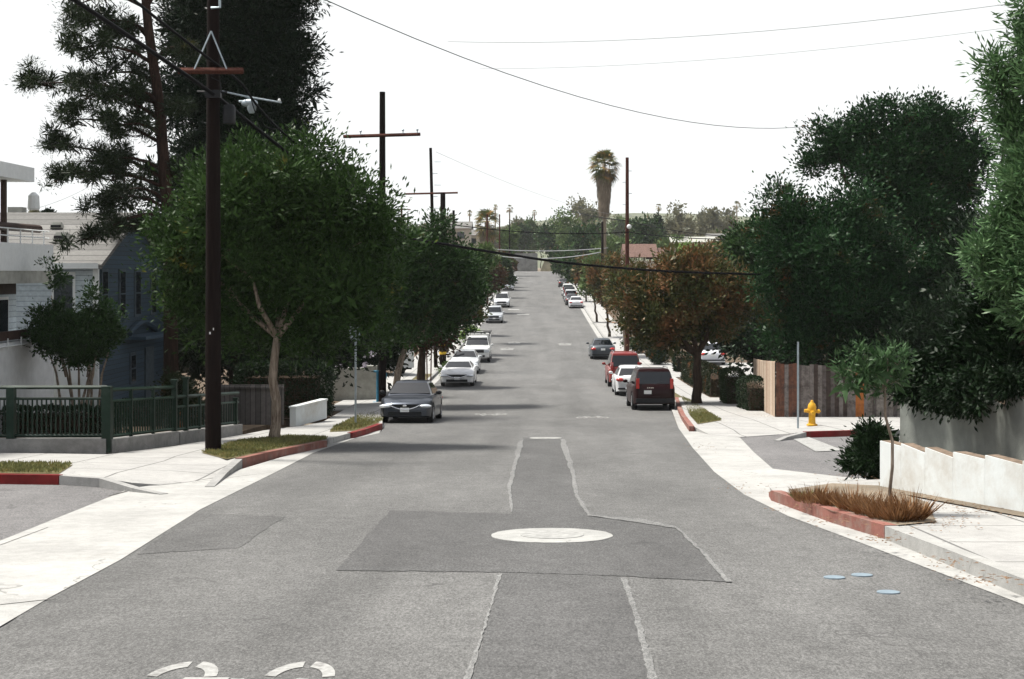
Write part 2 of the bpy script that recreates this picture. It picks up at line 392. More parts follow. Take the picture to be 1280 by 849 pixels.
def fastmesh(name, V, Fq, mat, parent=None, smooth=False):
    me = bpy.data.meshes.new(name); nv, nf = len(V), len(Fq)
    me.vertices.add(nv); me.vertices.foreach_set('co', V.astype(np.float32).ravel())
    k = Fq.shape[1]; me.loops.add(nf*k); me.loops.foreach_set('vertex_index', Fq.astype(np.int32).ravel())
    me.polygons.add(nf); me.polygons.foreach_set('loop_start', np.arange(0, nf*k, k, dtype=np.int32))
    me.update(calc_edges=True); me.materials.append(mat)
    o = bpy.data.objects.new(name, me); COL.objects.link(o)
    if parent: o.parent = parent
    return o
RNG = np.random.default_rng(3)
def unit(n):
    v = RNG.normal(size=(n, 3)); return v/np.linalg.norm(v, axis=1, keepdims=True)
def leaf_quads(P, D, U, ln, wd):
    """diamond leaves: base P, along D, side U"""
    n = len(P); L = ln[:, None]; W = wd[:, None]
    V = np.empty((n, 4, 3)); V[:, 0] = P; V[:, 1] = P+D*L*.5+U*W*.5; V[:, 2] = P+D*L; V[:, 3] = P+D*L*.5-U*W*.5
    return V.reshape(-1, 3), np.arange(n*4).reshape(n, 4)
def foliage(name, lobes, n, ln, wd, mat, parent=None, clump=.35, per=24, shell=.65, droop=0., up=.35, zmin=None, inner=.16):
    """leaves in clumps spread through the lobes' volumes: lobes [(x,y,z,rx,ry,rz)]"""
    L = np.array(lobes, float); wgt = (L[:, 3]*L[:, 4]*L[:, 5])**.66; wgt /= wgt.sum()
    nc = max(4, n//per)
    li = RNG.choice(len(L), nc, p=wgt); d = unit(nc)
    r = np.where(RNG.random(nc) < shell, .74+.36*RNG.random(nc), RNG.random(nc)**.5)
    C = L[li, :3]+d*L[li, 3:6]*r[:, None]
    cs = clump*(.55+.9*RNG.random(nc))
    ci = np.repeat(np.arange(nc), per); m = len(ci)
    off = RNG.normal(size=(m, 3))*cs[ci, None]*.5; off[:, 2] *= .8
    P = C[ci]+off
    D = off/(np.linalg.norm(off, axis=1, keepdims=True)+1e-6)*.8+unit(m)*.7+d[ci]*.35; D[:, 2] += up-droop
    D /= np.linalg.norm(D, axis=1, keepdims=True)
    U = np.cross(D, unit(m)); U /= np.linalg.norm(U, axis=1, keepdims=True)+1e-6
    s = .6+.8*RNG.random(m)
    if inner:  # oversized leaves added inside to block light and darken the crown
        mi = int(m*inner); l2 = RNG.choice(len(L), mi, p=wgt**2.2/np.sum(wgt**2.2)); P2 = L[l2, :3]+unit(mi)*L[l2, 3:6]*(RNG.random(mi)[:, None]**.4*.66)
        D2 = unit(mi); U2 = np.cross(D2, unit(mi)); U2 /= np.linalg.norm(U2, axis=1, keepdims=True)+1e-6
        P = np.vstack([P, P2]); D = np.vstack([D, D2]); U = np.vstack([U, U2]); s = np.concatenate([s, 2.2+1.2*RNG.random(mi)])
    if zmin is not None:
        k = P[:, 2] > zmin; P, D, U, s = P[k], D[k], U[k], s[k]
    V, Q = leaf_quads(P, D, U, ln*s, wd*s)
    return fastmesh(name, V, Q, mat, parent)
def core(mb, lobes, f=.5):
    for x, y, z, a, b, c in lobes: mb.ell((x, y, z), (a*f, b*f, c*f), 10, 6)
def lobes_in(c, r, n, frac=.42, seed=1, flat=.85, low=-.6):
    """n lobes spread over an ellipsoid's volume for an uneven outline"""
    rs = random.Random(seed); out = [(c[0], c[1], c[2], r[0]*.62, r[1]*.62, r[2]*.62)]
    for i in range(n):
        th = rs.uniform(0, 2*math.pi); z = rs.uniform(low, 1); q = math.sqrt(max(0, 1-z*z))
        k = rs.uniform(.55, .78); s = frac*rs.uniform(.7, 1.15)
        out.append((c[0]+r[0]*k*q*math.cos(th), c[1]+r[1]*k*q*math.sin(th), c[2]+r[2]*k*z, r[0]*s, r[1]*s, r[2]*s*flat))
    return out
def wob(a, b, n, amp, rs):
    a, b = Vector(a), Vector(b); L = (b-a).length
    return [a.lerp(b, i/n)+(Vector((rs.uniform(-1, 1), rs.uniform(-1, 1), rs.uniform(-.4, .4)))*amp*L if 0 < i < n else Vector()) for i in range(n+1)]
def tree(name, base, fork, crown, r0, leafn, ln, wd, lmat, bmat, label, group, nl=10, seed=1, frac=.42, limbs=6, lobes=None, h=0.0,
         clump=.4, per=24, shell=.65, up=.35, cat='tree', low=-.6, flat=.85, rough=6):
    """base (x,y) on the ground; fork (x,y,z) where the limbs leave; crown (cx,cy,cz,rx,ry,rz)"""
    z0 = zr(base[1])+h; rs = random.Random(seed)
    root = empty(name, (base[0], base[1], z0), label, cat, group)
    O = Vector((base[0], base[1], z0)); fk = Vector(fork)-O
    c = (crown[0]-O.x, crown[1]-O.y, crown[2]-O.z); r = crown[3:]
    lb = lobes_in(c, r, nl, frac, seed, flat, low) if lobes is None else [(x-O.x, y-O.y, z-O.z, p, q, s) for x, y, z, p, q, s in lobes]
    nb_ = len(lb)
    if rough and lobes is not None:      # break the big lobes up into leafy bosses with hollows between them
        ex = []
        for q in lb:
            for _ in range(rough):
                th = rs.uniform(0, 6.283); zz_ = rs.uniform(-.75, 1); cc = math.sqrt(1-zz_*zz_); s = rs.uniform(.2, .36); k_ = rs.uniform(.82, 1.08)
                ex.append((q[0]+q[3]*k_*cc*math.cos(th), q[1]+q[4]*k_*cc*math.sin(th), q[2]+q[5]*k_*zz_, q[3]*s, q[4]*s, q[5]*s))
        lb = [(q[0], q[1], q[2], q[3]*.84, q[4]*.84, q[5]*.84) for q in lb]+ex
    t = MB(); pts = wob((0, 0, -.1), fk, 5, .03, rs)
    t.tube(pts, [r0*(1.35 if i == 0 else 1.1-.07*i) for i in range(6)], 10)
    for i in range(limbs):
        q = lb[1+i % max(1, nb_-1)] if nb_ > 1 else lb[0]
        tip = Vector(q[:3])+Vector((rs.uniform(-.2, .2), rs.uniform(-.2, .2), rs.uniform(-.1, .3)))*q[3]
        pp = wob(fk-Vector((0, 0, r0*.6)), tip, 4, .07, rs)
        t.tube(pp, [r0*.6, r0*.45, r0*.33, r0*.22, r0*.1], 7)
        for k in range(2):
            b = pp[2+k]; e_ = b+Vector((rs.uniform(-1, 1), rs.uniform(-1, 1), rs.uniform(0, 1)))*q[3]*.9
            t.tube(wob(b, e_, 3, .08, rs), [r0*.2, r0*.15, r0*.1, r0*.05], 5)
    t.build('trunk', bmat, root, smooth=True)
    foliage('crown', lb, leafn, ln, wd, lmat, root, clump=clump, per=per, shell=shell, up=up)
    return root
def far_tree(name, px, Y, top, bot, hw, lmat, label, group, n=2600, seed=1, h=.1, nl=9, wide=1, ls=.0017, **kw):
    """a tree standing at distance Y; top, bottom and half width of its crown given in photo pixels"""
    cx = X_(px, Y); zt, zb = Z_(top, Y), Z_(bot, Y); rx = hw*Y/F
    cz = (zt+zb)/2; rz = (zt-zb)/2
    bx = kw.pop('bx', cx); by = kw.pop('by', Y)
    z0 = zr(by)+h
    lf = max(.16, Y*ls)
    return tree(name, (bx, by), (bx+(cx-bx)*.7, by+(Y-by)*.7, max(z0+.8, zb+.15*(zt-zb)) if bx != cx else max(z0+.6, zb+.1*rz)), (cx, Y, cz, rx, min(rx, rz*1.3)*1.0, rz), kw.pop('r0', max(.12, rx*.06)),
                n, lf, lf*.5, lmat, kw.pop('bmat', M['barkd']), label, group, nl=nl, seed=seed, h=h, clump=kw.pop('clump', rx*.24), per=16, limbs=kw.pop('limbs', 5), **kw)

# ================= GROUND =================
gx = [-2600, -1200, -500, -200, -80, -30, -14, 14, 30, 80, 200, 500, 1200, 2600]
gy = [-100, -40, 0, 20, 40, 50] + list(range(55, 345, 6)) + [345, 380, 430, 520, 700, 900, 1100, 1300, 1500, 1900, 3000]
def hillz(x, y):
    if y < 700: return 0
    k = min(1, (y-700)/700.0)
    return k*(38+16*math.sin(x/210.0)+11*math.sin(x/90.0+1)+.012*abs(x))
g = MB(); vs = [(x, y, zr(y)-.12) for y in gy if y <= 900 for x in gx]
ny = len([y for y in gy if y <= 900]); nx = len(gx)
g.add(vs, [(j*nx+i, j*nx+i+1, (j+1)*nx+i+1, (j+1)*nx+i) for j in range(ny-1) for i in range(nx-1)])
g.build('ground', M['dry'], kind='structure')
# far hills
g = MB(); hx = list(range(-2600, 2601, 50)); hy = [880, 960, 1050, 1150, 1250, 1350, 1450, 1600, 1800, 2400]
g.add([(x, y, zr(y)-.2+hillz(x, y)*min(1, (y-880)/350)) for y in hy for x in hx], [(j*len(hx)+i, j*len(hx)+i+1, (j+1)*len(hx)+i+1, (j+1)*len(hx)+i) for j in range(len(hy)-1) for i in range(len(hx)-1)])
g.build('hills', M['hill'], kind='structure', smooth=True)
# main road: asphalt between the gutters
Lpx = [(-80, 850), (0, 783), (60, 748), (150, 700), (250, 637), (345, 590), (392, 566), (440, 549), (476, 540)]
Rpx = [(1420, 806), (1280, 756), (1180, 718), (1080, 680), (985, 645), (930, 618), (893, 590), (866, 560), (848, 535), (838, 508)]
LG = sorted([gp(*p)[::-1] for p in Lpx]); RG = sorted([gp(*p)[::-1] for p in Rpx])
LG = [(-90, LG[0][1]), (LG[0][0], LG[0][1])]+LG[1:]+[(54, -5.55), (400, -5.6)]
RG = [(-90, RG[0][1]), (RG[0][0], RG[0][1])]+RG[1:]+[(66, 5.75), (400, 5.8)]
fL = lambda y: float(np.interp(y, [p[0] for p in LG], [p[1] for p in LG]))
fR = lambda y: float(np.interp(y, [p[0] for p in RG], [p[1] for p in RG]))
ribbon('road', (-90, 343), fL, fR, 0, M['asphalt'], step=1.5)
mb = MB(); mb.box((0, 349, zr(349)-.02), (140, 12, .04), rx=math.atan(slope(349))); mb.build('cross_street_road', M['asphalt_side'], kind='structure')
# side streets
mb = MB(); mb.add([(x, y, zr(y)-.006) for x, y in [(-60, 24.6), (-60, 14), (-60, 6), (-4, 6), (-4, 14), (-4, 27.5)]], [(0, 1, 2, 3, 4, 5)])
mb.build('side_street_road', M['asphalt_side'], kind='structure')
mb = MB(); mb.add([(x, y, zr(y)-.006) for x, y in [(4.2, 24), (60, 24), (60, 43.6), (4.8, 43.6)]], [(0, 1, 2, 3)])
mb.build('side_street_road', M['asphalt_side'], kind='structure')
# concrete valley gutters across the side streets
def sheet(name, px, h, mat, raw=None):
    P = raw or [gp(x, y, h) for x, y in px]
    mb = MB(); mb.add([(x, y, zr(y)+h) for x, y in P], [tuple(range(len(P)))]); return mb.build(name, mat, kind='structure', tri=True)
sheet('gutter', Lpx[:-1]+[(474, 541.5), (476, 538), (440, 545), (410, 554), (300, 587), (283, 593), (232, 602), (164, 610), (120, 628), (0, 676), (-120, 722)], .006, M['gutter'])
sheet('gutter', [(1420, 806), (1280, 756), (1180, 718), (1080, 680), (985, 645), (930, 618), (893, 590), (866, 560), (848, 535), (838, 508),
    (852, 508), (856, 521), (868, 538), (925, 547), (942, 565), (966, 586), (1065, 597.5), (1125, 599), (1125, 607), (1075, 606), (1010, 610), (962, 620), (1106, 674), (1280, 741), (1420, 790)], .006, M['gutter'])
ribbon('gutter', (46, 343), lambda y: fL(y)-.42, fL, .004, M['gutter'])
ribbon('gutter', (61, 343), fR, lambda y: fR(y)+.42, .004, M['gutter'])

# LEFT block: raised yard ground, walks, curbs
def cL(y): return fL(y)-.42
def cR(y): return fR(y)+.42
mb = MB(); yl = pxpoly([(-700, 590, .1), (0, 590, .1), (75, 590, .1), (100, 588, .09), (200, 586, .09), (290, 570, .1)])
far = [(-8.6, 42, .1), (-8.6, 52, .1)]; mb.prism(yl+far+[(-60, 52, .1)], -.1, 0); mb.build('yard_ground', M['soil'], kind='structure', tri=True)
ribbon('yard_ground', (52, 340), -70, lambda y: cL(y)-.15, .1, M['soil'], skirt=.3)
walkL = [(-700, 566, .15), (0, 566, .15), (135, 568, .15), (215, 558, .15), (300, 544, .15), (330, 538, .15), (380, 532, .15), (404, 527, .15),
         (410, 548.5, .15), (345, 562, .15), (303, 573, .15), (284, 585.5, .08), (268, 597, .015), (232, 603, .01), (200, 606, .015), (165, 603.5, .07), (124, 597.5, .15), (74, 594, .15), (-700, 594, .15)]
mb = MB(); mb.prism(pxpoly([(410, 548.5, .15), (404, 527, .15), (452, 500, .15), (462, 492, .15), (478, 497, .15), (478, 529.5, .15), (441, 540.5, .15)]), -.1, 0); mb.build('sidewalk', M['walk'], kind='structure', tri=True)
mb = MB(); mb.prism(pxpoly([(441, 540.7, .15), (452, 543, .009), (413, 555, .009), (410, 548.7, .15)]), -.1, 0); mb.build('driveway_apron', M['walk'], kind='structure', tri=True)
mb = MB(); mb.prism(pxpoly(walkL), -.1, 0); mb.build('sidewalk', M['walk'], kind='structure', tri=True)
ribbon('sidewalk', (57, 120), lambda y: cL(y)-2.7, lambda y: cL(y)-1.0, .15, M['walk'], skirt=.15)
ribbon('sidewalk', (120, 340), lambda y: cL(y)-2.7, lambda y: cL(y)-.9, .15, M['walk'], skirt=.15)
def curb(px, mat, name='curb', w=.16, h=.165, hs=None):
    """a kerb stone run, px = outer top edge in the photo"""
    P = [Vector(gp(x, y, .15)) for x, y in px]; mb = MB(); vs = []; fs = []
    for i, p in enumerate(P):
        t = (P[min(i+1, len(P)-1)]-P[max(i-1, 0)]).normalized(); nrm = Vector((-t.y, t.x))*w
        hh = hs[i] if hs else h; q = p+nrm
        vs += [(p.x, p.y, zr(p.y)+hh), (q.x, q.y, zr(q.y)+hh), (p.x, p.y, zr(p.y)-.05), (q.x, q.y, zr(q.y)-.05)]
    for i in range(len(P)-1):
        k = i*4; fs += [(k, k+1, k+5, k+4), (k+1, k+3, k+7, k+5), (k, k+4, k+6, k+2)]
    fs += [(0, 2, 3, 1), (k+4, k+5, k+7, k+6)]
    mb.add(vs, fs); return mb.build(name, mat, kind='structure')
curb([(-500, 595), (-100, 594.5), (0, 594), (73, 595)], M['redcurb'])
curb([(74, 595), (124, 598), (165, 604), (200, 607)], M['curb'], hs=[.155, .15, .07, .015])
curb([(268, 598), (284, 586), (303, 574)], M['curb'], hs=[.015, .08, .155])
curb([(303.5, 573.5), (345, 564), (409, 551.5)], M['redfade'])
curb([(441, 541.5), (458, 537), (478, 530)], M['redcurb'])
ribbon('curb', (47.5, 340), lambda y: cL(y)-.15, cL, .16, M['curb'], skirt=.2)
# RIGHT far block
ribbon('yard_ground', (61, 340), lambda y: cR(y)+.15, 70, .1, M['soil'], skirt=.3)
mb = MB(); mb.prism(pxpoly([(945, 512, .1), (905, 500, .1), (895, 509, .1)])+[(7.5, 61.5, .1), (70, 61.5, .1), (70, 49.5, .1)], -.1, 0)
mb.build('yard_ground', M['soil'], kind='structure', tri=True)
walkR = [(848, 497, .15), (857, 520, .15), (868, 533.5, .14), (886, 543, .012), (925, 546.5, .008), (975, 543, .012), (1008, 540, .15), (1060, 538, .15), (1300, 538, .15), (1900, 538, .15), (1900, 519, .15), (1125, 520.5, .15),
         (970, 521.5, .15), (945, 510, .15), (898, 497, .15)]
mb = MB(); mb.prism(pxpoly(walkR), -.1, 0); mb.build('sidewalk', M['walk'], kind='structure', tri=True)
yq = gp(870, 498, .15)[1]
ribbon('sidewalk', (yq, 112), lambda y: cR(y)+.8, lambda y: cR(y)+2.05, .15, M['walk'], skirt=.15)
ribbon('sidewalk', (112, 340), lambda y: cR(y)+.2, lambda y: cR(y)+2.4, .15, M['walk'], skirt=.15)
ribbon('curb', (60.5, 340), cR, lambda y: cR(y)+.15, .16, M['curb'], skirt=.2)
curb([(868, 533.5), (857, 519.5), (851, 508), (848, 497)], M['redfade'])
curb([(1008, 540.5), (985, 543), (975, 544.5)][::-1], M['curb'], hs=[.015, .08, .155])
curb([(1008, 540.3), (1075, 538.3)], M['redcurb'])
curb([(1075, 538.3), (1900, 538)], M['curb'])
ribbon('parkway', (80, 340), lambda y: cR(y)+.15, lambda y: cR(y)+.85, .14, M['walk'])
ribbon('parkway', (66, 80), lambda y: cR(y)+.15, lambda y: cR(y)+.85, .14, M['turf'])
ribbon('parkway', (57, 86), lambda y: cL(y)-1.02, lambda y: cL(y)-.15, .14, M['turf'])
ribbon('parkway', (86, 340), lambda y: cL(y)-1.02, lambda y: cL(y)-.15, .14, M['walk'])
mb = MB(); mb.prism([(cR(83)+.2, 83, .145), (16, 83, .145), (16, 90, .145), (16, 97, .145), (cR(97)+.2, 97, .145), (cR(90)+.2, 90, .145)], -.1, 0); mb.build('driveway', M['walk'], kind='structure', tri=True)
# RIGHT near block
nearR = [(1700, 900, .15), (1420, 772, .15), (1280, 722, .15), (1180, 684, .15), (1106, 656, .15), (1040, 637, .15), (990, 621, .14), (966, 613, .11), (962, 609, .04), (985, 606, .012), (1060, 603, .012), (1105, 600, .05), (1130, 597, .14), (1900, 597, .15)]
mb = MB(); P = pxpoly(nearR); mb.prism(P+[(60, 6, .15)], -.1, 0); mb.build('sidewalk', M['walk'], kind='structure', tri=True)
curb([(1700, 905), (1420, 776), (1280, 726), (1180, 687), (1106, 659)], M['gutter'], w=-.16)
curb([(1105.5, 658.7), (1040, 640), (990, 623), (964, 614), (961, 609)], M['redfade'], w=-.16, hs=[.17, .17, .165, .16, .07])
# planter soil and dry strip along the white wall
sheet('planter_soil', [(985, 612), (1040, 604), (1100, 607), (1160, 628), (1170, 652), (1115, 657), (1040, 639), (1000, 624)], .165, M['dry'])
sheet('planter_soil', [(1098, 602), (1100, 612), (1280, 646), (1420, 680), (1420, 668), (1280, 640), (1104, 606)], .168, M['dry'])

# ---- patches in the asphalt ----
def jag(px, step=14, amp=1.2, seed=1):
    rs = random.Random(seed); out = []
    for i, (a, b) in enumerate(zip(px, px[1:]+px[:1])):
        n = max(1, int(math.hypot(b[0]-a[0], (b[1]-a[1])*2)/step))
        for k in range(n):
            t = k/n; out.append((a[0]+(b[0]-a[0])*t+(rs.uniform(-amp, amp) if k else 0), a[1]+(b[1]-a[1])*t+(rs.uniform(-amp, amp)*.3 if k else 0)))
    return out
sheet('road_patch', jag([(654, 547), (702, 547), (714, 590), (718, 620), (735, 645), (640, 643), (638, 607)]), .004, M['patch'])
sheet('road_patch', jag([(487, 638), (735, 645), (845, 660), (876, 690), (907, 727), (775, 720), (628, 715), (420, 713)], 9, 1.8), .0055, M['patch'])
sheet('road_patch', jag([(628, 715.6), (775, 720.6), (792, 765), (812, 849), (830, 900), (570, 900), (590, 849), (606, 790)]), .004, M['patch'])
sheet('road_patch', jag([(240, 641), (356, 646), (300, 684), (172, 693)], 9, 2.2), .004, M['patch_old'])
M['seam'] = asphalt('pale_seam', .14, (1, 1, .98), crack=False)
for i, px in enumerate([[(776, 723), (783, 723), (799, 770), (822, 849), (834, 900), (829, 900), (811, 849), (791, 765)],
    [(628, 717), (621, 719), (612, 760), (594, 812), (579, 849), (588, 849), (605, 790)],
    [(700, 549), (706, 549), (719, 590), (722, 618), (740, 645), (735, 645), (718, 620), (713, 590)],
    [(655, 549), (648, 552), (634, 607), (638, 640), (640, 640), (639, 607)],
    [(735, 644), (800, 648), (845, 658), (879, 688), (915, 727), (907, 727), (876, 690), (845, 660)]]):
    sheet('road_seam', jag(px, 6, 1.5, i), .0075+.0012*i, M['seam'])
# ---- painted markings ----
def ring(mb, cx, cy, rx, ry, w, a0, a1, n=14):
    vs = []
    for i in range(n+1):
        q = a0+(a1-a0)*i/n
        for s in (1, 1-w):
            x, y = cx+rx*s*math.cos(q), cy+ry*s*math.sin(q); vs.append((x, y, zr(y)+.005))
    mb.add(vs, [(i*2, i*2+2, i*2+3, i*2+1) for i in range(n)])
def bar(mb, a, b, w, h=.005):
    a, b = Vector(a), Vector(b); t = (b-a).normalized(); nn = Vector((-t.y, t.x))*w/2
    mb.add([(p.x, p.y, zr(p.y)+h) for p in (a+nn, a-nn, b-nn, b+nn)], [(0, 1, 2, 3)])
def bicycle_mark(cx, cy, s=1.0, flip=1, fy=1):
    mb = MB(); d = math.radians
    for wx in (-.33, .33):
        for q in range(4): ring(mb, cx+wx*s, cy-.35*s*fy, .2*s, .46*s, .34, d(90*q+8), d(90*q+80), 8)
    f = lambda x, y: (cx+x*s*flip, cy+y*s*fy)
    for A, B in [((-.36, -.3), (-.16, .42)), ((-.16, .42), (.22, .42)), ((.36, -.35), (.2, .62)), ((-.13, .3), (.0, -.35)), ((.0, -.35), (.22, .36)), ((-.3, -.35), (-.05, -.35)), ((.1, .66), (.28, .66)), ((-.24, .55), (-.06, .55))]:
        bar(mb, f(*A), f(*B), .07*s)
    return mb
def chevrons(mb, cx, cy, dirn=1):
    for k in (0, .75):
        y = cy+k*dirn
        for sx in (-1, 1): bar(mb, (cx+sx*.55, y-.45*dirn), (cx+sx*.03, y+.3*dirn), .22)
mb = bicycle_mark(-1.97, 9.02, 1.2, 1, -1); mb.build('road_marking', M['paint'], kind='structure')
p = gp(613, 518.5); mb = bicycle_mark(p[0], p[1], 1.25, -1, -1); mb.build('road_marking', M['paint'], kind='structure')
p = gp(740, 521.5); mb = bicycle_mark(p[0], p[1], 1.2); mb.build('road_marking', M['paint'], kind='structure')
for px, py in ((643, 428.5), (706, 430), (634, 436)):
    p = gp(px, py); mb = MB(); chevrons(mb, p[0], p[1]); bar(mb, (p[0]-.5, p[1]-1.2), (p[0]+.5, p[1]-1.2), .7); mb.build('road_marking', M['paint'], kind='structure')
for px, py in ((654, 393), (642, 387)):
    p = gp(px, py); mb = MB(); bar(mb, (p[0]-.7, p[1]), (p[0]+.7, p[1]), 1.5); mb.build('road_marking', M['paint'], kind='structure')
sheet('road_marking', [(984, 544.5), (1004, 543.6), (1049, 561), (1050, 563), (1020, 564.5)], .01, M['paint'])
M['joint'] = plain('joint_tar', (.05, .047, .043), .95, var=.3)
for A, B, w_ in (((0, 757), (70, 749.5), .02), ((136, 621), (172, 611), .05), ((-80, 712), (60, 660), .012), ((240, 604), (345, 590), .012)):
    mb = MB(); bar(mb, gp(*A), gp(*B), w_, .009); mb.build('gutter_joint', M['joint'], kind='structure')
# manhole collars
def manhole(px, py, r, label, ring_w=.3):
    x, y = gp(px, py); root = empty('manhole', (x, y, zr(y)), label, 'manhole', None, rx=math.atan(slope(y)))
    mb = MB(); rs = random.Random(int(px))
    n = 40; prof = []
    vs = [(0, 0, .012)]+[(r*math.cos(2*math.pi*i/n)*(1+rs.uniform(-.012, .012)), r*math.sin(2*math.pi*i/n)*(1+rs.uniform(-.012, .012)), .012) for i in range(n)]+[(r*math.cos(2*math.pi*i/n)*1.0, r*math.sin(2*math.pi*i/n), -.03) for i in range(n)]
    mb.add(vs, [(0, 1+i, 1+(i+1) % n) for i in range(n)]+[(1+i, 1+n+i, 1+n+(i+1) % n, 1+(i+1) % n) for i in range(n)])
    mb.build('collar', M['collar'], root)
    c = MB(); c.lathe([(r*.52, .012), (r*.52, .018), (r*.49, .020), (r*.48, .017)], n=32); c.build('cover', M['cover'], root)
    return root
M['collar'] = concrete('manhole_collar', .31, (1, 1, .96), stain=.6)
M['cover'] = plain('worn_cover', (.27, .27, .26), .8, 0, var=.25, scale=9)
manhole(690, 670, .74, 'wide pale concrete manhole collar in the dark asphalt patch')
manhole(682, 548, .45, 'small white round manhole cover at the far end of the narrow patch')
for i, (px, py, lb) in enumerate([(1043, 722.5, 'left of the three pale blue utility discs in the asphalt'), (1077.5, 719.5, 'farthest of the three pale blue utility discs, nearest the curb corner'), (1110.5, 741, 'nearest of the three pale blue utility discs in the asphalt')]):
    x, y = gp(px, py); mb = MB(); mb.lathe([(.105, -.02), (.105, .008), (.095, .011), (.02, .012)], (0, 0, 0), 20)
    o = mb.build('utility_cover', M['bluedisc'], label=lb, cat='utility cover', group='blue utility discs in the road'); o.location = (x, y, zr(y)+.002); o.rotation_euler = (math.atan(slope(y)), 0, 0)
# ================= VEHICLES =================
def sm(p, y): return float(np.interp(y, [q[0] for q in p], [q[1] for q in p]))
def car(name, x, y, face, label, cat, group, col, kind='sedan', L=4.6, W=1.82, H=1.45, rz=0, h=0.0, detail=2, opt=()):
    """y = the end that is nearest the camera; face=+1 we see the tail, -1 we see the front"""
    root = empty(name, (x, y+L/2, zr(y+L/2)+h), label, cat, group, rz=(0 if face > 0 else math.pi)+rz)
    s = (zr(y+L*.8)-zr(y+L*.2))/(L*.6); root.rotation_euler.x = math.atan(s)*face if face > 0 else -math.atan(s)
    hl = L/2; wy = (hl-.86, -hl+.95); R = .33
    g0, clr = .2, .2
    if kind in ('sedan', 'coupe'):
        top = [(-hl, .66), (-hl+.04, .86), (-hl+.25, .98), (-hl+.9, 1.01), (0, .97), (hl-1.35, .93), (hl-.7, .86), (hl-.3, .77), (hl-.06, .68), (hl, .60)]
        gh = dict(y0=-hl+.55, y1=-hl+1.35, y2=.35, y3=hl-1.35, zb=.93, wb=.87, wr=.62)
        if kind == 'coupe': gh.update(y0=-hl+.7, y1=-.75, y2=.25, wr=.6); 
    elif kind == 'hatch':
        top = [(-hl, .62), (-hl+.04, .88), (-hl+.2, 1.0), (0, .98), (hl-1.1, .95), (hl-.5, .84), (hl-.1, .68), (hl, .52)]
        gh = dict(y0=-hl+.16, y1=-hl+.75, y2=.3, y3=hl-1.15, zb=.93, wb=.88, wr=.64)
    elif kind == 'suv':
        R = .37; wy = (hl-.85, -hl+.9); g0 = .26
        top = [(-hl, .7), (-hl+.03, 1.0), (-hl+.1, 1.09), (0, 1.08), (hl-1.15, 1.06), (hl-.45, .98), (hl-.1, .84), (hl, .6)]
        gh = dict(y0=-hl+.1, y1=-hl+.42, y2=.42, y3=hl-1.2, zb=1.03, wb=.9, wr=.72)
    else:   # pickup
        R = .38; g0 = .34; wy = (hl-.95, -hl+1.15)
        top = [(-hl, .8), (-hl+.02, 1.1), (-hl+.1, 1.14), (0, 1.14), (hl-1.35, 1.13), (hl-.35, 1.06), (hl-.06, .96), (hl, .7)]
        gh = dict(y0=-.55, y1=-.42, y2=.35, y3=hl-1.55, zb=1.08, wb=.9, wr=.74)
    hw = W/2
    def wid(q):
        t = min(1, abs(q)/hl); return hw*(1-.03*t**2-.17*t**9)
    def bot(q):
        z = g0+(.05 if abs(q) > hl-.25 else 0)
        for c in wy:
            d = abs(q-c)
            if d < R+.06: z = max(z, R+math.sqrt((R+.06)**2-d*d))
        return z
    Y = sorted(set(list(np.linspace(-hl, hl, 45))+[c+k for c in wy for k in (-R-.06, -R, R, R+.06, -R*.7, R*.7)]+[-hl+.015, hl-.015, -hl+.07, hl-.07]))
    rings = []
    for q in Y:
        ww = wid(q)*(.965 if abs(q) > hl-.01 else 1); zb, zt = bot(q), sm(top, q); zs = max(g0+.12, zb+.02)
        cr = .035
        half = [(0, zb), (ww*.9, zb), (ww*.975, zb+.01), (ww, zb+(zt-zb)*.35), (ww*1.0, zb+(zt-zb)*.55), (ww*.985, zb+(zt-zb)*.78), (ww*.945, zt-.035), (ww*.87, zt), (ww*.5, zt+cr*.7), (0, zt+cr)]
        kq = math.copysign((.13 if kind in ('sedan', 'coupe', 'hatch') else .06)*max(0, (abs(q)/hl-.6)/.4)**2, q)
        rings.append([(a_, q-kq*(a_/hw)**2, b_) for a_, b_ in half]+[(-a_, q-kq*(a_/hw)**2, b_) for a_, b_ in half[-2:0:-1]])
    k = len(rings[0]); body = MB(); body.add([p for r in rings for p in r], [(i*k+j, i*k+(j+1) % k, (i+1)*k+(j+1) % k, (i+1)*k+j) for i in range(len(rings)-1) for j in range(k)]+[tuple(range(k)), tuple((len(rings)-1)*k+j for j in range(k))])
    # cabin
    zb, wb, wr = gh['zb'], gh['wb']*hw, gh['wr']*hw
    def lay(t):
        # t: 0 belt .. 1 roof
        bulge = .035*math.sin(math.pi*min(1, t)*.5)
        ya = gh['y0']+(gh['y1']-gh['y0'])*t; yb = gh['y3']+(gh['y2']-gh['y3'])*t
        return ya, yb, wb+(wr-wb)*t**1.25, zb+(H-.05-zb)*t
    ls = [lay(t) for t in (0, .33, .66, .92, 1)]
    ya, yb, ww, zz = ls[-1]
    rr = kind in ('sedan', 'coupe', 'hatch')
    ls += [(ya+.06, yb-.06, ww-(.07 if rr else .045), H-.022), (ya+.25, yb-.3, ww-(.26 if rr else .16), H)]
    vs = []
    for ya, yb, ww, zz in ls:
        c = min(.13 if kind in ('sedan', 'coupe', 'hatch') else .09, ww*.2)
        vs += [(ww-c*.3, ya+c*.1, zz), (ww, ya+c*1.6, zz), (ww, yb-c*1.6, zz), (ww-c*.3, yb-c*.1, zz), (ww*.4, yb+c*.25, zz), (-ww*.4, yb+c*.25, zz), (-ww+c*.3, yb-c*.1, zz), (-ww, yb-c*1.6, zz), (-ww, ya+c*1.6, zz), (-ww+c*.3, ya+c*.1, zz), (-ww*.4, ya-c*.25, zz), (ww*.4, ya-c*.25, zz)]
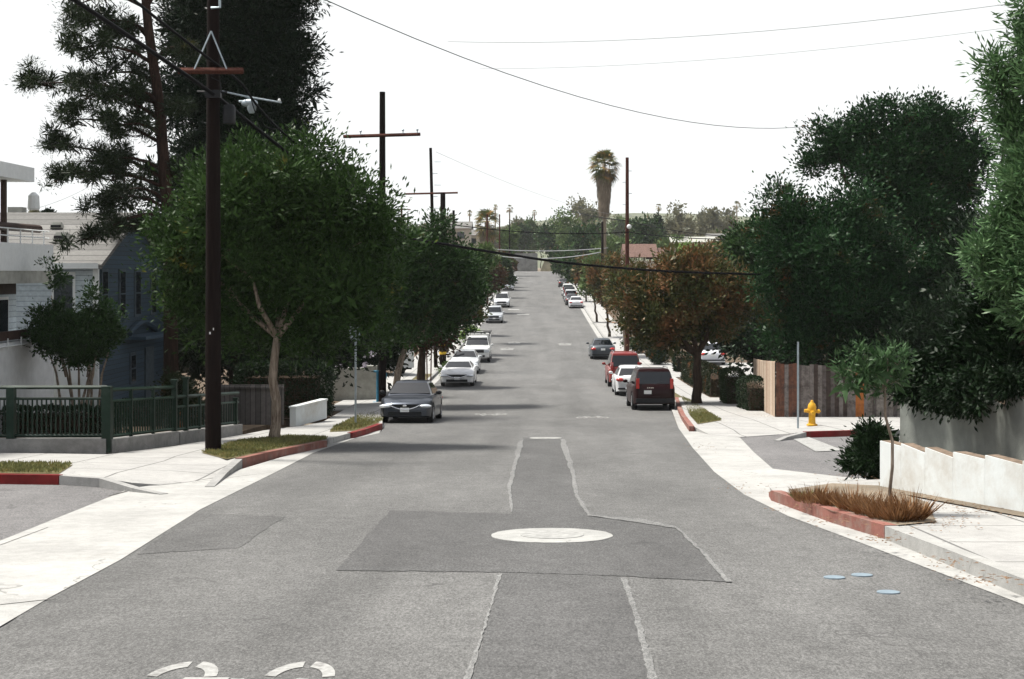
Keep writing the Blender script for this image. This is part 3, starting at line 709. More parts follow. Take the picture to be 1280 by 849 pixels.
    n = 12
    body.add(vs, [(i*n+j, i*n+(j+1) % n, (i+1)*n+(j+1) % n, (i+1)*n+j) for i in range(len(ls)-1) for j in range(n)]+[tuple((len(ls)-1)*n+j for j in range(n))])
    body.build('body', col, root, smooth=True, sharp=38)
    # glass: skins 10 mm proud of the cabin
    def endglass(rear):
        mb = MB(); vs = []; sgn = -1 if rear else 1
        for t in ((.14, .4, .65, .9) if not(rear and kind in ('suv', 'hatch')) else (.12, .4, .65, .86)):
            ya, yb, ww, zz = lay(t); q = ya if rear else yb; c = min(.09, ww*.2)
            for u in (-.93, -.5, 0, .5, .93): vs.append((u*ww, q+sgn*(c*.25+.014-(.018 if abs(u) > .8 else 0)), zz+.012))
        mb.add(vs, [(i*5+j, i*5+j+1, (i+1)*5+j+1, (i+1)*5+j) for i in range(3) for j in range(4)])
        mb.build('rear_window' if rear else 'windshield', M['glass'], root, smooth=True)
    endglass(False); endglass(True)
    if kind == 'pickup' or kind == 'coupe': spl = [(.1, .93)] if kind == 'pickup' else [(.05, .26), (.32, .95)]
    elif kind == 'suv': spl = [(.03, .26), (.30, .56), (.60, .96)]
    else: spl = [(.08, .47), (.51, .95)]
    for sx in (-1, 1):
        for u0, u1 in spl:
            vs = []
            for t in (.12, .5, .88):
                ya, yb, ww, zz = lay(t)
                ya0, yb0 = lay(.5)[0], lay(.5)[1]
                for u in (u0, (u0+u1)/2, u1):
                    yy = ya+.1+(yb-ya-.2)*u; vs.append((sx*(ww+.012), yy, zz))
            mb = MB(); mb.add(vs, [(i*3+j, i*3+j+1, (i+1)*3+j+1, (i+1)*3+j) for i in range(2) for j in range(2)])
            mb.build('side_window', M['glass'], root)
    # wheels
    for wyy in wy:
        for sx in (-1, 1):
            w_ = MB(); w_.lathe([(R*.62, -.10), (R*.93, -.105), (R, -.08), (R, .08), (R*.93, .105), (R*.62, .10)], (0, 0, 0), 24, 'X')
            wo_ = w_.build('wheel', M['rubber'], root, smooth=True, sharp=35); wo_.location = (sx*(hw-.125), wyy, R)
            r_ = MB(); r_.lathe([(R*.60, .085), (R*.62, .108), (R*.56, .112), (R*.52, .09)], (0, 0, 0), 24, 'X') if sx > 0 else r_.lathe([(R*.60, -.085), (R*.62, -.108), (R*.56, -.112), (R*.52, -.09)], (0, 0, 0), 24, 'X')
            for q in range(5):
                an = q*2*math.pi/5; r_.box((sx*.10, math.cos(an)*R*.3, math.sin(an)*R*.3), (.02, R*.52, .06), 0, an)
            r_.build('rim', M['rim'], wo_)
    zf = sm(top, hl-.12)
    # lamps
    hz = zf-.06
    for sx in (-1, 1):
        mb = MB()
        if kind == 'pickup' or 'boxy' in opt: mb.box((sx*hw*.76, hl-.02, hz-.1), (.34, .09, .17))
        else: mb.ell((sx*hw*.72, hl-.20, hz-.05), (.25, .22, .08), 16, 8)
        mb.build('headlight', M['lamp'], root, smooth=kind != 'pickup')
        mb = MB(); zt = sm(top, -hl+.1)
        if kind in ('suv',): mb.box((sx*(wid(-hl+.06)-.06), -hl+.07, 1.14), (.13, .16, .42), rx=.08)
        elif kind == 'pickup': mb.box((sx*hw*.88, -hl+.02, .95), (.12, .1, .3))
        else: mb.ell((sx*hw*.74, -hl+.12, zt-.12), (.20, .15, .10), 14, 8)
        mb.build('taillight', M['tail'], root, smooth=kind not in ('suv', 'pickup'))
        mb = MB(); my = gh['y3']-.32; mb.ell((sx*(hw+.09), my, zb+.1), (.11, .06, .075), 10, 6); mb.tube([(sx*(hw-.06), my, zb+.02), (sx*(hw+.05), my, zb+.07)], .025, 6)
        mb.build('mirror', M['trim'] if 'blackmirror' in opt else col, root, smooth=True)
        if detail > 1:
            for q in (gh['y3']-1.05, gh['y3']-1.95):
                if q > -hl+1.1: mb = MB(); mb.box((sx*(hw*1.0+.004), q, zb-.12), (.02, .17, .025)); mb.build('door_handle', col, root)
    # front
    mb = MB(); gz = hz-.03
    if kind == 'pickup' or 'boxy' in opt: mb.box((0, hl-.005, hz-.1), (W*.56, .06, .19))
    else:
        vs = []
        for i in range(9):
            u = -1+i/4; yy = hl-.015-.045*u*u; vs += [(u*W*.29, yy+.03, gz+.05), (u*W*.29*(1-.12), yy+.03, gz-.13*(1-u*u)-.0)]
        mb.add(vs, [(2*i, 2*i+1, 2*i+3, 2*i+2) for i in range(8)])
    mb.build('grille', M['trim'], root)
    if detail > 1:
        mb = MB(); mb.tube([(u*W*.29, hl+.022-.045*u*u, gz-.13*(1-u*u)+.03*u*u) for u in [-1, -.75, -.5, -.25, 0, .25, .5, .75, 1]], .018, 6); mb.build('grille_chrome', M['chrome'], root)
        if 'emblem' in opt:
            mb = MB(); mb.ell((0, hl+.012, gz+.0), (.075, .012, .04), 14, 6); mb.build('emblem', M['chrome'], root)
    mb = MB(); mb.box((0, hl-.03, g0+.14), (W*.62, .09, .13)); mb.build('air_intake', M['trim'], root)
    mb = MB(); mb.box((0, hl+.012, g0+.27), (.31, .02, .15)); mb.build('license_plate', M['plate'], root)
    # rear
    pz = .78 if kind in ('suv',) else (.62 if kind == 'pickup' else sm(top, -hl+.05)-.12)
    mb = MB(); mb.box((-.22*W*0 if kind != 'suv' else -.16*W, -hl-.012, pz), (.31, .02, .15)); mb.build('license_plate', M['plate'], root)
    mb = MB(); mb.box((0, -hl-.005, g0+.17), (W*.86, .1, .18 if kind == 'suv' else .08)); mb.build('bumper', M['trim'] if kind != 'pickup' else M['chrome'], root)
    if kind == 'suv' and detail > 1:
        for sx in (-1, 1):
            mb = MB(); mb.tube([(sx*wr*.9, gh['y1']+.25, H-.02), (sx*wr*.9, gh['y1']+.35, H+.045), (sx*wr*.9, gh['y2']-.3, H+.045), (sx*wr*.9, gh['y2']-.15, H-.02)], .018, 6)
            mb.build('roof_rail', M['rim'], root)
        mb = MB(); mb.tube([(0, -hl-.0, 1.1), (.2, -hl+.02, 1.18), (.42, -hl+.02, 1.22)], .012, 5); mb.build('rear_wiper', M['trim'], root)
        mb = MB()
        for i in range(4): mb.box((-.3+i*.075, -hl-.012, .96), (.045, .012, .04))
        mb.build('tailgate_lettering', M['chrome'], root)
        mb = MB(); mb.tube([(-.5, -hl-.01, .42), (.5, -hl-.01, .42)], .02, 6); mb.build('bumper_strip', M['rim'], root)
    if kind == 'pickup':
        # camper shell or open bed
        if 'shell' in opt:
            mb = MB(); vs = []
            for yy in (-hl+.05, -.62):
                for a_, b_ in ((hw*.93, 1.12), (hw*.9, 1.75), (hw*.75, 1.9), (hw*.3, 1.95), (-hw*.3, 1.95), (-hw*.75, 1.9), (-hw*.9, 1.75), (-hw*.93, 1.12)): vs.append((a_, yy, b_))
            mb.add(vs, [(i, (i+1) % 8, 8+(i+1) % 8, 8+i) for i in range(8)]+[tuple(range(8)), tuple(range(8, 16))])
            mb.build('camper_shell', M['shell'], root)
            mb = MB()
            for yy in (-1.9, -.2, .55):
                mb.box((0, yy, 2.02), (W*.98, .05, .05))
                for sx in (-1, 1): mb.box((sx*W*.44, yy, 1.9), (.04, .04, .28))
            for sx in (-1, 1): mb.box((sx*W*.47, -.6, 2.06), (.04, 3.2, .04))
            mb.build('roof_rack', M['trim'], root)
        else:
            mb = MB(); mb.box((0, -hl+1.0, 1.155), (W*.8, 1.7, .03)); mb.build('bed_cover', M['trim'], root)
    return root
M['shell'] = plain('shell_white', (.66, .66, .64), .5, var=.06)
LC, RC = 'cars parked along the left kerb', 'cars parked along the right kerb'
car('parked_car', -4.42, 49.2, -1, 'glossy black sedan with chrome grille, nearest on the left kerb', 'car', LC, paint('black', (.045, .052, .066), 3.6), 'sedan', 4.8, 1.86, 1.46, rz=-.03, opt=('emblem', 'blackmirror'))
car('parked_car', -4.2, 77, -1, 'white two-door coupe with dark slit grille parked behind the black sedan', 'car', LC, paint('white', (.72, .73, .74), .0), 'coupe', 4.6, 1.86, 1.36)
car('parked_car', -4.35, 87.5, -1, 'silver white sedan squeezed between the white coupe and the pickup with a rack', 'car', LC, paint('silverwhite', (.50, .52, .53), .4), 'sedan', 4.6, 1.8, 1.42)
car('pickup_truck', -4.05, 99, -1, 'white pickup truck with roof rack and pale camper shell on the left kerb', 'pickup truck', LC, paint('white2', (.60, .61, .60), 0), 'pickup', 5.3, 1.92, 1.78, opt=('shell',), detail=1)
car('parked_car', -4.25, 150, -1, 'silver four-wheel drive with black front, parked alone beyond the pickup truck', 'car', LC, paint('silver', (.38, .40, .42), .5), 'suv', 4.4, 1.84, 1.74, detail=1, opt=('boxy',))
car('parked_car', -4.15, 180, -1, 'white utility vehicle with black bumper, next after the lone silver four-wheel drive', 'car', LC, paint('white3', (.62, .63, .64), 0), 'suv', 4.9, 2.0, 1.85, detail=1, opt=('boxy',))
car('parked_car', -4.2, 228, -1, 'pale silver sedan, second from the far end of the left row', 'car', LC, paint('silver2', (.52, .53, .54), .4), 'sedan', 4.6, 1.8, 1.45, detail=1)
car('parked_car', -4.0, 256, -1, 'farthest white hatchback of the left row, near the end wall', 'car', LC, paint('white4', (.66, .67, .68), 0), 'hatch', 4.4, 1.8, 1.5, detail=1)
car('parked_suv', 5.0, 59.3, 1, 'dark maroon sport utility vehicle with tinted rear window, nearest on the right kerb', 'SUV', RC, paint('maroon', (.016, .0025, .003), 9), 'suv', 4.5, 1.84, 1.75, rz=.01)
car('parked_car', 4.85, 69.8, 1, 'silver white hatchback half hidden behind the maroon sport utility vehicle', 'car', RC, paint('white5', (.62, .63, .64), .2), 'hatch', 4.2, 1.74, 1.45)
car('parked_suv', 4.9, 76.5, 1, 'bright red boxy sport utility vehicle with pale roof edge ahead of the silver hatchback', 'SUV', RC, paint('red', (.20, .014, .010), .2), 'suv', 4.6, 1.86, 1.86)
car('parked_car', 4.95, 102.5, 1, 'dark grey sedan with lit-looking red lamps, parked beyond the red sport utility vehicle', 'car', RC, paint('darkgrey', (.05, .06, .07), .5), 'sedan', 4.6, 1.84, 1.45, detail=1)
car('parked_car', 5.25, 178.5, 1, 'white sedan at the near end of the far right row, beside the brown trees', 'car', RC, paint('white6', (.62, .63, .65), 0), 'sedan', 4.6, 1.84, 1.45, detail=1)
for i, (yy, nm, c_, kd, hh) in enumerate([(185, 'charcoal sedan just beyond the white sedan in the far right row', (.04, .04, .045), 'sedan', 1.45), (192.5, 'pale grey sport utility vehicle, third in the far right row', (.45, .46, .48), 'suv', 1.7),
        (200, 'black sport utility vehicle, fourth in the far right row', (.02, .02, .022), 'suv', 1.75), (209, 'white sport utility vehicle with high roof, fifth in the far right row', (.62, .63, .63), 'suv', 1.8), (240, 'small dark hatchback farthest along the right kerb', (.05, .045, .045), 'hatch', 1.5)]):
    car('parked_car', 4.95, yy, 1, nm, 'car', RC, paint('far%d' % i, c_, .1), kd, 4.6, 1.84, hh, detail=1)
car('parked_car', X_(887, 96), 94, 1, 'white car standing in the side driveway behind the clipped hedges', 'car', None, paint('white7', (.66, .68, .72), 0), 'sedan', 4.5, 1.8, 1.5, h=.12, detail=1)
# white box trailer in the left driveway
p = (-8.9, 85.5); root = empty('box_trailer', (p[0], p[1], zr(p[1])+.1), 'white box trailer parked in the driveway left of the white coupe', 'trailer', rz=.55)
mb = MB(); mb.box((0, 0, 1.45), (2.0, 3.4, 1.9)); mb.build('body', M['trimw'], root)
for sx in (-1, 1):
    mb = MB(); mb.lathe([(.2, -.09), (.32, -.09), (.32, .09), (.2, .09)], (sx*1.02, 0, .32), 16, 'X'); mb.build('wheel', M['rubber'], root)
mb = MB(); mb.box((0, 0, .45), (1.8, 3.2, .1)); mb.box((0, -2.0, .45), (.1, 1.0, .08)); mb.build('chassis', M['trim'], root)

# ================= LEFT: pole, fence, house =================
def pole(px, Y, top, r, label, arms=(), base_h=.1, mat='pole', band=None, pins=0, x=None, lean=0, z0=None):
    x = X_(px, Y) if x is None else x; zb = zr(Y)+base_h if z0 is None else z0; zt = Z_(top, Y)
    root = empty('utility_pole', (x, Y, zb), label, 'utility pole')
    mb = MB(); hgt = zt-zb
    mb.tube([(0, 0, -.3), (lean*.5, 0, hgt*.5), (lean, 0, hgt)], [r, r*.9, r*.72], 14); mb.build('pole_shaft', M[mat], root, smooth=True, sharp=40)
    for (apy, l, rr, tilt) in arms:
        za = Z_(apy, Y)-zb; xo = lean*za/hgt
        mb = MB(); mb.tube([(xo-l/2, -r-.06, za-tilt), (xo+l/2, -r-.06, za+tilt)], rr, 4); mb.build('crossarm', M['polered'], root)
        for i, u in enumerate((-.92, -.55, .55, .92) if Y > 50 and Y < 80 else ()):
            mb = MB(); mb.lathe([(.02, 0), (.02, .1), (.05, .12), (.05, .17), (.025, .2)], (xo+u*l/2, -r-.06, za+tilt*u+rr*.7), 8); mb.build('insulator', M['steel'], root)
    if pins:
        mb = MB()
        for i in range(pins):
            z = hgt-.9-i*.75; mb.tube([(-.32 if i % 2 else -.1, 0, z), (.32 if not i % 2 else .1, 0, z)], .022, 5)
        mb.build('step_pins', M['steel'], root)
    if band:
        mb = MB(); mb.lathe([(r*1.04, 0), (r*1.04, .16)], (0, 0, band), 14); mb.lathe([(r*1.04, 0), (r*1.04, .16)], (0, 0, band+.5), 14); mb.lathe([(r*1.03, 0), (r*1.03, .16)], (0, 0, band+1.0), 14)
        mb.build('warning_band', M['yel'], root)
    return root
P1 = pole(266.5, 31.2, -60, .175, 'tall dark wooden utility pole on the near left corner with galvanised braces', arms=[(90.5, 1.42, .07, .0)], base_h=.1)
z1 = zr(31.2)+.1
mb = MB()
for s in (-1, 1): mb.tube([(s*.36, -.26, Z_(90, 31.2)-z1), (0, -.2, Z_(41, 31.2)-z1)], .018, 5)
mb.build('brace', M['steel'], P1)
mb = MB(); mb.tube([(0, -.2, Z_(12, 31.2)-z1), (.2, -.25, Z_(12, 31.2)-z1), (.2, -.25, Z_(-8, 31.2)-z1)], .03, 6); mb.build('bracket', M['steel'], P1)
mb = MB(); mb.lathe([(.13, 0), (.14, .05), (.14, .36), (.10, .42)], (.35, .0, Z_(155, 31.2)-z1), 14); mb.build('junction_can', M['trim'], P1, smooth=True, sharp=40)
mb = MB(); mb.tube([(-.3, -.2, Z_(116, 31.2)-z1), (.35, -.2, Z_(117, 31.2)-z1)], .025, 5); mb.tube([(0, -.18, Z_(98, 31.2)-z1), (.2, -.22, Z_(104, 31.2)-z1), (.24, -.2, Z_(118, 31.2)-z1)], .012, 5)
mb.box((.05, -.22, Z_(119, 31.2)-z1), (.34, .14, .16)); mb.build('cable_clamp', M['trim'], P1)
mb = MB(); mb.box((.045, -.18, Z_(411, 31.2)-z1), (.02, .01, .05)); mb.box((-.03, -.18, Z_(416, 31.2)-z1), (.03, .01, .05)); mb.build('pole_tag', M['plate'], P1)
# street lamp arm carried by the wires side of the pole
root = empty('street_lamp', (X_(312, 33.5), 33.5, Z_(130, 33.5)), 'pale street lamp on a short arm beside the near left utility pole', 'street lamp')
mb = MB(); mb.tube([(X_(277, 33)-X_(312, 33.5), -2.1, Z_(110, 31.4)-Z_(130, 33.5)), (-.1, 0, .18), (.05, 0, .15), (.75, 0, .03)], .022, 6); mb.build('lamp_arm', M['steel'], root)
mb = MB(); mb.ell((.0, 0, .02), (.2, .13, .10), 14, 8); mb.tube([(-.25, 0, .06), (0, 0, .06)], .03, 6); mb.lathe([(.12, 0), (.10, -.12), (.06, -.2)], (.05, 0, -.02), 12); mb.build('lamp_head', M['steel'], root, smooth=True, sharp=50)
mb = MB(); mb.lathe([(.02, 0), (.04, .03), (.02, .08)], (.7, 0, .05), 8); mb.build('insulator', M['trimw'], root)

pole(478, 62, 115, .17, 'second utility pole down the left side with one wide bare crossarm above the tree', arms=[(170, 3.35, .075, .05)])
pole(541, 92, 185, .13, 'slim leaning utility pole with thin crossarm, third on the left side', arms=[(242, 3.4, .06, .04)], pins=6, lean=-.35, x=X_(545, 92))
pole(552, 90, 241, .22, 'stout short pole standing against the slim leaning utility pole', pins=0, band=1.0, x=X_(551, 88))
pole(567, 134, 263, .16, 'short dark utility pole above the left trees, fourth on the left side', mat='pole')
pole(609, 185, 268, .17, 'reddish utility pole in front of the shaggy left palm, with yellow warning bands', mat='polered', band=1.1)
pole(502, 140, 256, .13, 'thin far utility pole just right of the second pole, with a small crossarm', arms=[(262, 1.8, .05, 0)], mat='polered')
pole(510, 170, 266, .1, 'thinnest far utility pole among the left treetops')
pole(624.5, 192, 268, .12, 'thin pole just right of the reddish utility pole at the left palm', mat='polered')
pole(637, 260, 274, .14, 'grey distant utility pole right of the left palm', mat='pole')
P2 = pole(784, 95, 197, .15, 'slender reddish utility pole with step pins and a round lamp on the right side', mat='polered', pins=5)
zz = zr(95)+.1
mb = MB(); mb.ell((.12, -.2, Z_(283.5, 95)-zz), (.16, .16, .16), 12, 8); mb.build('lamp', M['trimw'], P2, smooth=True)
pole(753, 180, 277, .2, 'short weathered pole below the tall palm', mat='pole')
# sign and sign posts
x, y = gp(444.5, 530, .15)
root = empty('street_sign', (x, y, zr(y)+.12), 'blank-backed metal street sign on a thin post on the left parkway', 'street sign')
mb = MB(); mb.tube([(0, 0, -.1), (0, 0, 3.05)], .035, 8); mb.build('post', M['steel'], root)
mb = MB(); mb.box((-.02, -.05, 2.93), (.34, .02, .46), rz=.25); mb.build('sign_panel', M['steel'], root)
x, y = gp(997.5, 533, .15)
root = empty('sign_post', (x, y, zr(y)+.15), 'tall thin metal post on the right corner beside the yellow hydrant', 'post')
mb = MB(); mb.tube([(0, 0, -.1), (0, 0, 2.6)], .032, 8); mb.build('post_shaft', M['steel'], root)
# hydrant
x, y = gp(1015, 532, .15)
root = empty('fire_hydrant', (x, y, zr(y)+.15), 'yellow fire hydrant on the corner pavement in front of the board fence', 'fire hydrant')
mb = MB(); mb.lathe([(.17, 0), (.17, .04), (.12, .06), (.11, .1), (.10, .45), (.13, .47), (.13, .52), (.12, .54)], n=20); mb.build('barrel', M['yellow'], root, smooth=True, sharp=35)
mb = MB(); mb.lathe([(.135, .54), (.13, .6), (.10, .68), (.05, .73), (.04, .78), (.01, .79)], n=20); mb.build('bonnet', M['yellow'], root, smooth=True, sharp=35)
for ax, c in (('X', (.1, 0, .44)), ('X', (-.24, 0, .46)), ('Y', (0, -.24, .40))):
    mb = MB(); r = .065 if ax == 'X' else .085; mb.lathe([(r*.8, 0), (r*.8, .07), (r, .075), (r, .13), (r*.4, .14), (r*.3, .17)], c if c[0] >= 0 and ax == 'X' else (c[0], c[1], c[2]), 14, ax); mb.build('nozzle', M['yellow'], root, smooth=True, sharp=35)

# green corner fence on its low wall
A = gp(-160, 566, .15); A0 = gp(134, 565, .15); B = gp(218, 553.5, .15); Cc = gp(298, 542, .15)
fr = empty('railing_fence', (A0[0], A0[1], zr(A0[1])+.15), 'dark green metal railing on a low stained concrete wall at the left corner', 'fence')
def fpost(p, hgt, s=.16, cap=True):
    mb = MB(); z = zr(p[1])+.15; mb.box((p[0]-A0[0], p[1]-A0[1], z-fr.location.z+hgt/2), (s, s, hgt))
    if cap: mb.box((p[0]-A0[0], p[1]-A0[1], z-fr.location.z+hgt+.02), (s*1.35, s*1.35, .06))
    mb.build('fence_post', M['green'], fr)
def lerp(a, b, t): return (a[0]+(b[0]-a[0])*t, a[1]+(b[1]-a[1])*t)
def railrun(a, b, hw_, ht, nb, midr=True, wallh=.32, zref=None, posts=()):
    d = Vector((b[0]-a[0], b[1]-a[1], 0)); L_ = d.length; rz = math.atan2(d.y, d.x)
    za, zb_ = (zr(a[1])+.15, zr(b[1])+.15) if zref is None else (zref, zref)
    o = fr.location
    P = lambda t, z: (a[0]+(b[0]-a[0])*t-o.x, a[1]+(b[1]-a[1])*t-o.y, (za+(zb_-za)*t)+z-o.z)
    wl = MB(); nseg = max(2, int(L_/1.0))
    nrm = Vector((-d.y, d.x, 0)).normalized()*.12
    vs = []
    for i in range(nseg+1):
        q = Vector(P(i/nseg, 0)); vs += [q-nrm+Vector((0, 0, -.4)), q-nrm+Vector((0, 0, wallh)), q+nrm+Vector((0, 0, wallh)), q+nrm+Vector((0, 0, -.4))]
    wl.add(vs, [(i*4+j, i*4+(j+1) % 4, i*4+4+(j+1) % 4, i*4+4+j) for i in range(nseg) for j in range(4)]+[(0, 1, 2, 3), tuple(nseg*4+j for j in range(4))])
    wl.build('low_wall', M['rockwall'], fr)
    for z, r in ((ht, .035), (ht-.25 if midr else .0, .025), (wallh+.06, .03)):
        if z <= 0: continue
        mb = MB(); mb.tube([P(0, z), P(1, z)], r*1.2, 4); mb.build('rail', M['green'], fr)
    mb = MB()
    top = ht-.25 if midr else ht
    for i in range(1, nb):
        q = P(i/nb, 0); mb.box((q[0], q[1], q[2]+(wallh+.06+top)/2), (.03, .03, top-wallh-.06), rz)
    o_ = mb.build('baluster', M['green'], fr, kind='stuff') if False else mb.build('balusters', M['green'], fr)
    for t in posts: fpost(lerp(a, b, t), ht+.02, .07, False)
railrun(A, A0, 0, 1.42, 50, True, .30)
railrun(A0, B, 0, 1.36, 26, True, .28, posts=(.33, .66))
railrun((B[0]+.02, B[1]+.05), Cc, 0, 1.12, 24, True, .26, posts=(.35,))
for p, h_, s_ in ((lerp(A, A0, .59), 1.42, .17), (A0, 1.44, .2), (B, 1.5, .12), (lerp(B, Cc, .16), 1.55, .12), (lerp(B, Cc, .95), .95, .1)): fpost(p, h_, s_, s_ < .15)

# white stucco building with balcony (face towards the street at x = XW)
XW = -14.3; YA, YB = 27.0, 42.3; zg = zr(40)
zq = lambda rel: CH+rel
wb_ = empty('apartment_building', (XW-5, (YA+YB)/2, zg), 'white stucco building with a recessed balcony and roof deck at the left edge', 'building')
ox, oy, oz = XW-5, (YA+YB)/2, zg
def bx(name, x0, x1, y0, y1, z0, z1, mat, par=wb_, o=None):
    o = o or (ox, oy, oz); mb = MB(); mb.box(((x0+x1)/2-o[0], (y0+y1)/2-o[1], (z0+z1)/2-o[2]), (abs(x1-x0), abs(y1-y0), abs(z1-z0))); return mb.build(name, mat, par)
bx('wall', XW-9, XW-1.0, YA, YB-.3, zg-.3, zq(.1), M['palesiding'])              # wall behind the balcony
bx('lower_wall', XW-.95, XW, YA, YB+.02, zg-.3, zq(-1.92), M['stucco'])           # storey below the balcony
bx('parapet', XW-1.2, XW, YA, YB, zq(.03), zq(.80), M['stuccop'] if 'stuccop' in M else M['trimw'])
bx('balcony_soffit', XW-1.2, XW-.02, YA, YB-.05, zq(-.32), zq(.028), M['stuccog'])
bx('beam', XW-.62, XW-.42, YA, YB-1.9, zq(-.62), zq(-.325), M['dframe'])
bx('roof_deck', XW-9, XW-1.21, YA, YB-.3, zq(.11), zq(.5), M['stuccog'])
for k, (ya_, yb_) in enumerate([(33.3, 35.0), (36.0, 38.2), (39.0, 41.2)]):
    f = bx('balcony_door', XW-.99, XW-.93, ya_, yb_, zq(-2.6), zq(-.72), M['trimw'])
    bx('door_glass', XW-.925, XW-.91, ya_+.08, (ya_+yb_)/2-.04, zq(-2.5), zq(-.8), M['dglass'], f)
    bx('door_glass', XW-.925, XW-.91, (ya_+yb_)/2+.04, yb_-.08, zq(-2.5), zq(-.8), M['dglass'], f)
bx('handrail', XW-.12, XW+.02, YA, YB-1.7, zq(-1.86), zq(-1.62), M['dframe'])
mb = MB()
for i in range(14): mb.box((XW+.05-ox, YA+.5+i-oy, zq(-1.2+.0)-oz-.75), (.03, .03, .3))
mb.tube([(XW+.05-ox, YA-oy, zq(-2.02)-oz), (XW+.05-ox, YB-2-oy, zq(-2.02)-oz)], .025, 4); mb.build('white_rail', M['trimw'], wb_)
mb = MB()
for i in range(16):
    mb.box((XW-.1-ox, YA+.5+i*.95-oy, zq(1.0)-oz), (.03, .03, .42))
for z in (1.0, 1.2): mb.tube([(XW-.1-ox, YA-oy, zq(z)-oz), (XW-.1-ox, YB-.1-oy, zq(z)-oz)], .018, 4)
mb.build('deck_railing', M['trimw'], wb_)
mb = MB(); mb.tube([(XW-.3-ox, YA-oy, zq(1.24)-oz), (XW-.3-ox, YB-.4-oy, zq(1.26)-oz)], .12, 10); mb.build('deck_beam', M['dframe'], wb_)
# roof canopy
bx('canopy', XW-6, XW+.1, YA-2, 40.4, zq(2.55), zq(2.95), M['trimw'])
mb = MB(); mb.tube([(XW-.4-ox, 39.4-oy, zq(.5)-oz), (XW-.4-ox, 39.4-oy, zq(2.55)-oz)], .09, 8); mb.build('canopy_post', M['dframe'], wb_)
mb = MB(); mb.lathe([(.14, 0), (.17, .04), (.15, .4), (.05, .5)], (XW+.15-ox, 40.2-oy, zq(1.75)-oz), 12); mb.build('hanging_lantern', M['trimw'], wb_)
# low white porch wall running on towards the blue house
mb = MB(); mb.box((XW-.15, 44.3, zq(-2.95)), (.3, 3.6, 1.0)); mb.box((XW-.15, 44.3, zq(-3.9)), (.24, 3.5, .9)); mb.build('porch_wall', M['whitewall'], label='low white porch wall between the stucco building and the blue house', cat='wall', org=(XW-.15, 44.3, zr(44.3)))

# blue shingle house
GX = -14.2; H0, H1 = 46.0, 54.6; hb = empty('blue_house', (GX-5, 50.3, zr(50)), 'slate-blue shingled house with grey gable roof behind the left corner fence', 'house')
o = (GX-5, 50.3, zr(50)); ez, rzp = zq(.30), zq(1.95); HM = 50.0
mb = MB(); x0, x1 = GX-10-o[0], GX-o[0]; ys = (H0-o[1], HM-o[1], H1-o[1]); zb0 = zr(50)-.2-o[2]
E, Rg = ez-o[2]-.02, rzp-o[2]-.03
mb.add([(x, y, z) for x in (x0, x1) for y, z in ((ys[0], zb0), (ys[0], E), (ys[1], Rg), (ys[2], E), (ys[2], zb0))], [(5, 6, 7, 8, 9), (0, 1, 2, 3, 4), (4, 3, 8, 9), (0, 4, 9, 5)])
mb.build('wall', M['bluesiding'], hb)
mb = MB(); mb.box(((x0+x1)/2, ys[0]-.03, (zb0+E)/2), (x1-x0-.02, .06, E-zb0)); mb.build('front_siding', M['palesiding'], hb)
rf = MB()
for s, ya_ in ((1, H0-.5), (-1, H1+.5)):
    k = (rzp-ez)/(HM-H0 if s > 0 else H1-HM); ze = ez-k*.5
    P = [(GX-10.3, ya_, ze), (GX+.35, ya_, ze), (GX+.35, HM, rzp), (GX-10.3, HM, rzp)]
    vs = [(p[0]-o[0], p[1]-o[1], p[2]-o[2]+d) for d in (.0, .14) for p in P]
    rf.add(vs, [(0, 1, 2, 3), (4, 5, 6, 7), (0, 1, 5, 4), (1, 2, 6, 5), (3, 0, 4, 7)])
ro = rf.build('roof', M['shingle'], hb)
for px in (92, 98):
    pass
for (xx, yy, sc_) in ((GX-1.6, 47.6, 1.0), (GX-2.1, 48.6, .8), (GX-6.2, 47.2, 1.2)):
    k = (rzp-ez)/(HM-H0); z = ez+(yy-H0)*k+.14
    mb = MB(); mb.box((xx-o[0], yy-o[1], z-o[2]+.1*sc_), (.55*sc_, .4*sc_, .25*sc_), taper=.6); vt = mb.build('roof_vent', M['stuccog'], hb)
    mb = MB(); mb.box((xx-o[0], yy-o[1]-.2*sc_, z-o[2]+.06*sc_), (.42*sc_, .06, .1*sc_)); mb.build('vent_opening', M['trim'], vt)
mb = MB(); mb.box((GX-4.2-o[0], 50.6-o[1], rzp-o[2]+.1), (.5, .5, .5)); mb.build('chimney', M['stuccog'], hb)
mb = MB(); mb.tube([(GX-4.7-o[0], HM-o[1], rzp-o[2]), (GX-4.7-o[0], HM-o[1], rzp-o[2]+.75)], .015, 5); mb.build('vent_pipe', M['steel'], hb)
mb = MB(); mb.box((x1+.03, ys[0]-.02, (zb0+E)/2), (.16, .16, E-zb0)); mb.build('corner_board', M['trimw'], hb)
mb = MB(); mb.box(((x0+x1)/2, H0-.52-o[1], ez-.21*.5-o[2]+.0), (10.5, .05, .18)); mb.build('fascia', M['trimw'], hb)
mb = MB()
for xx in (-.1, -1.0, -1.9): mb.box((x1+xx, ys[0]-.25, E-.08), (.1, .5, .16))
mb.build('eave_bracket', M['trimw'], hb)
def win(yc, zc, ww, hh, fm='trimd'):
    mb = MB(); mb.box((x1+.02, yc-o[1], zc-o[2]), (.07, ww+.2, hh+.2)); f = mb.build('window', M[fm], hb)
    mb = MB(); mb.box((x1+.045, yc-o[1], zc-o[2]), (.05, ww, hh)); mb.build('pane', M['dglass'], f)
    mb = MB(); mb.box((x1+.06, yc-o[1], zc-o[2]), (.05, ww, .05)); mb.build('glazing_bar', M[fm], f)
M['trimd'] = plain('blue_trim', (.06, .08, .095), .7)
for yc in (46.9, 48.9, 50.8, 52.9): win(yc, zq(-.75), .55 if yc > 47 else .5, 1.5)
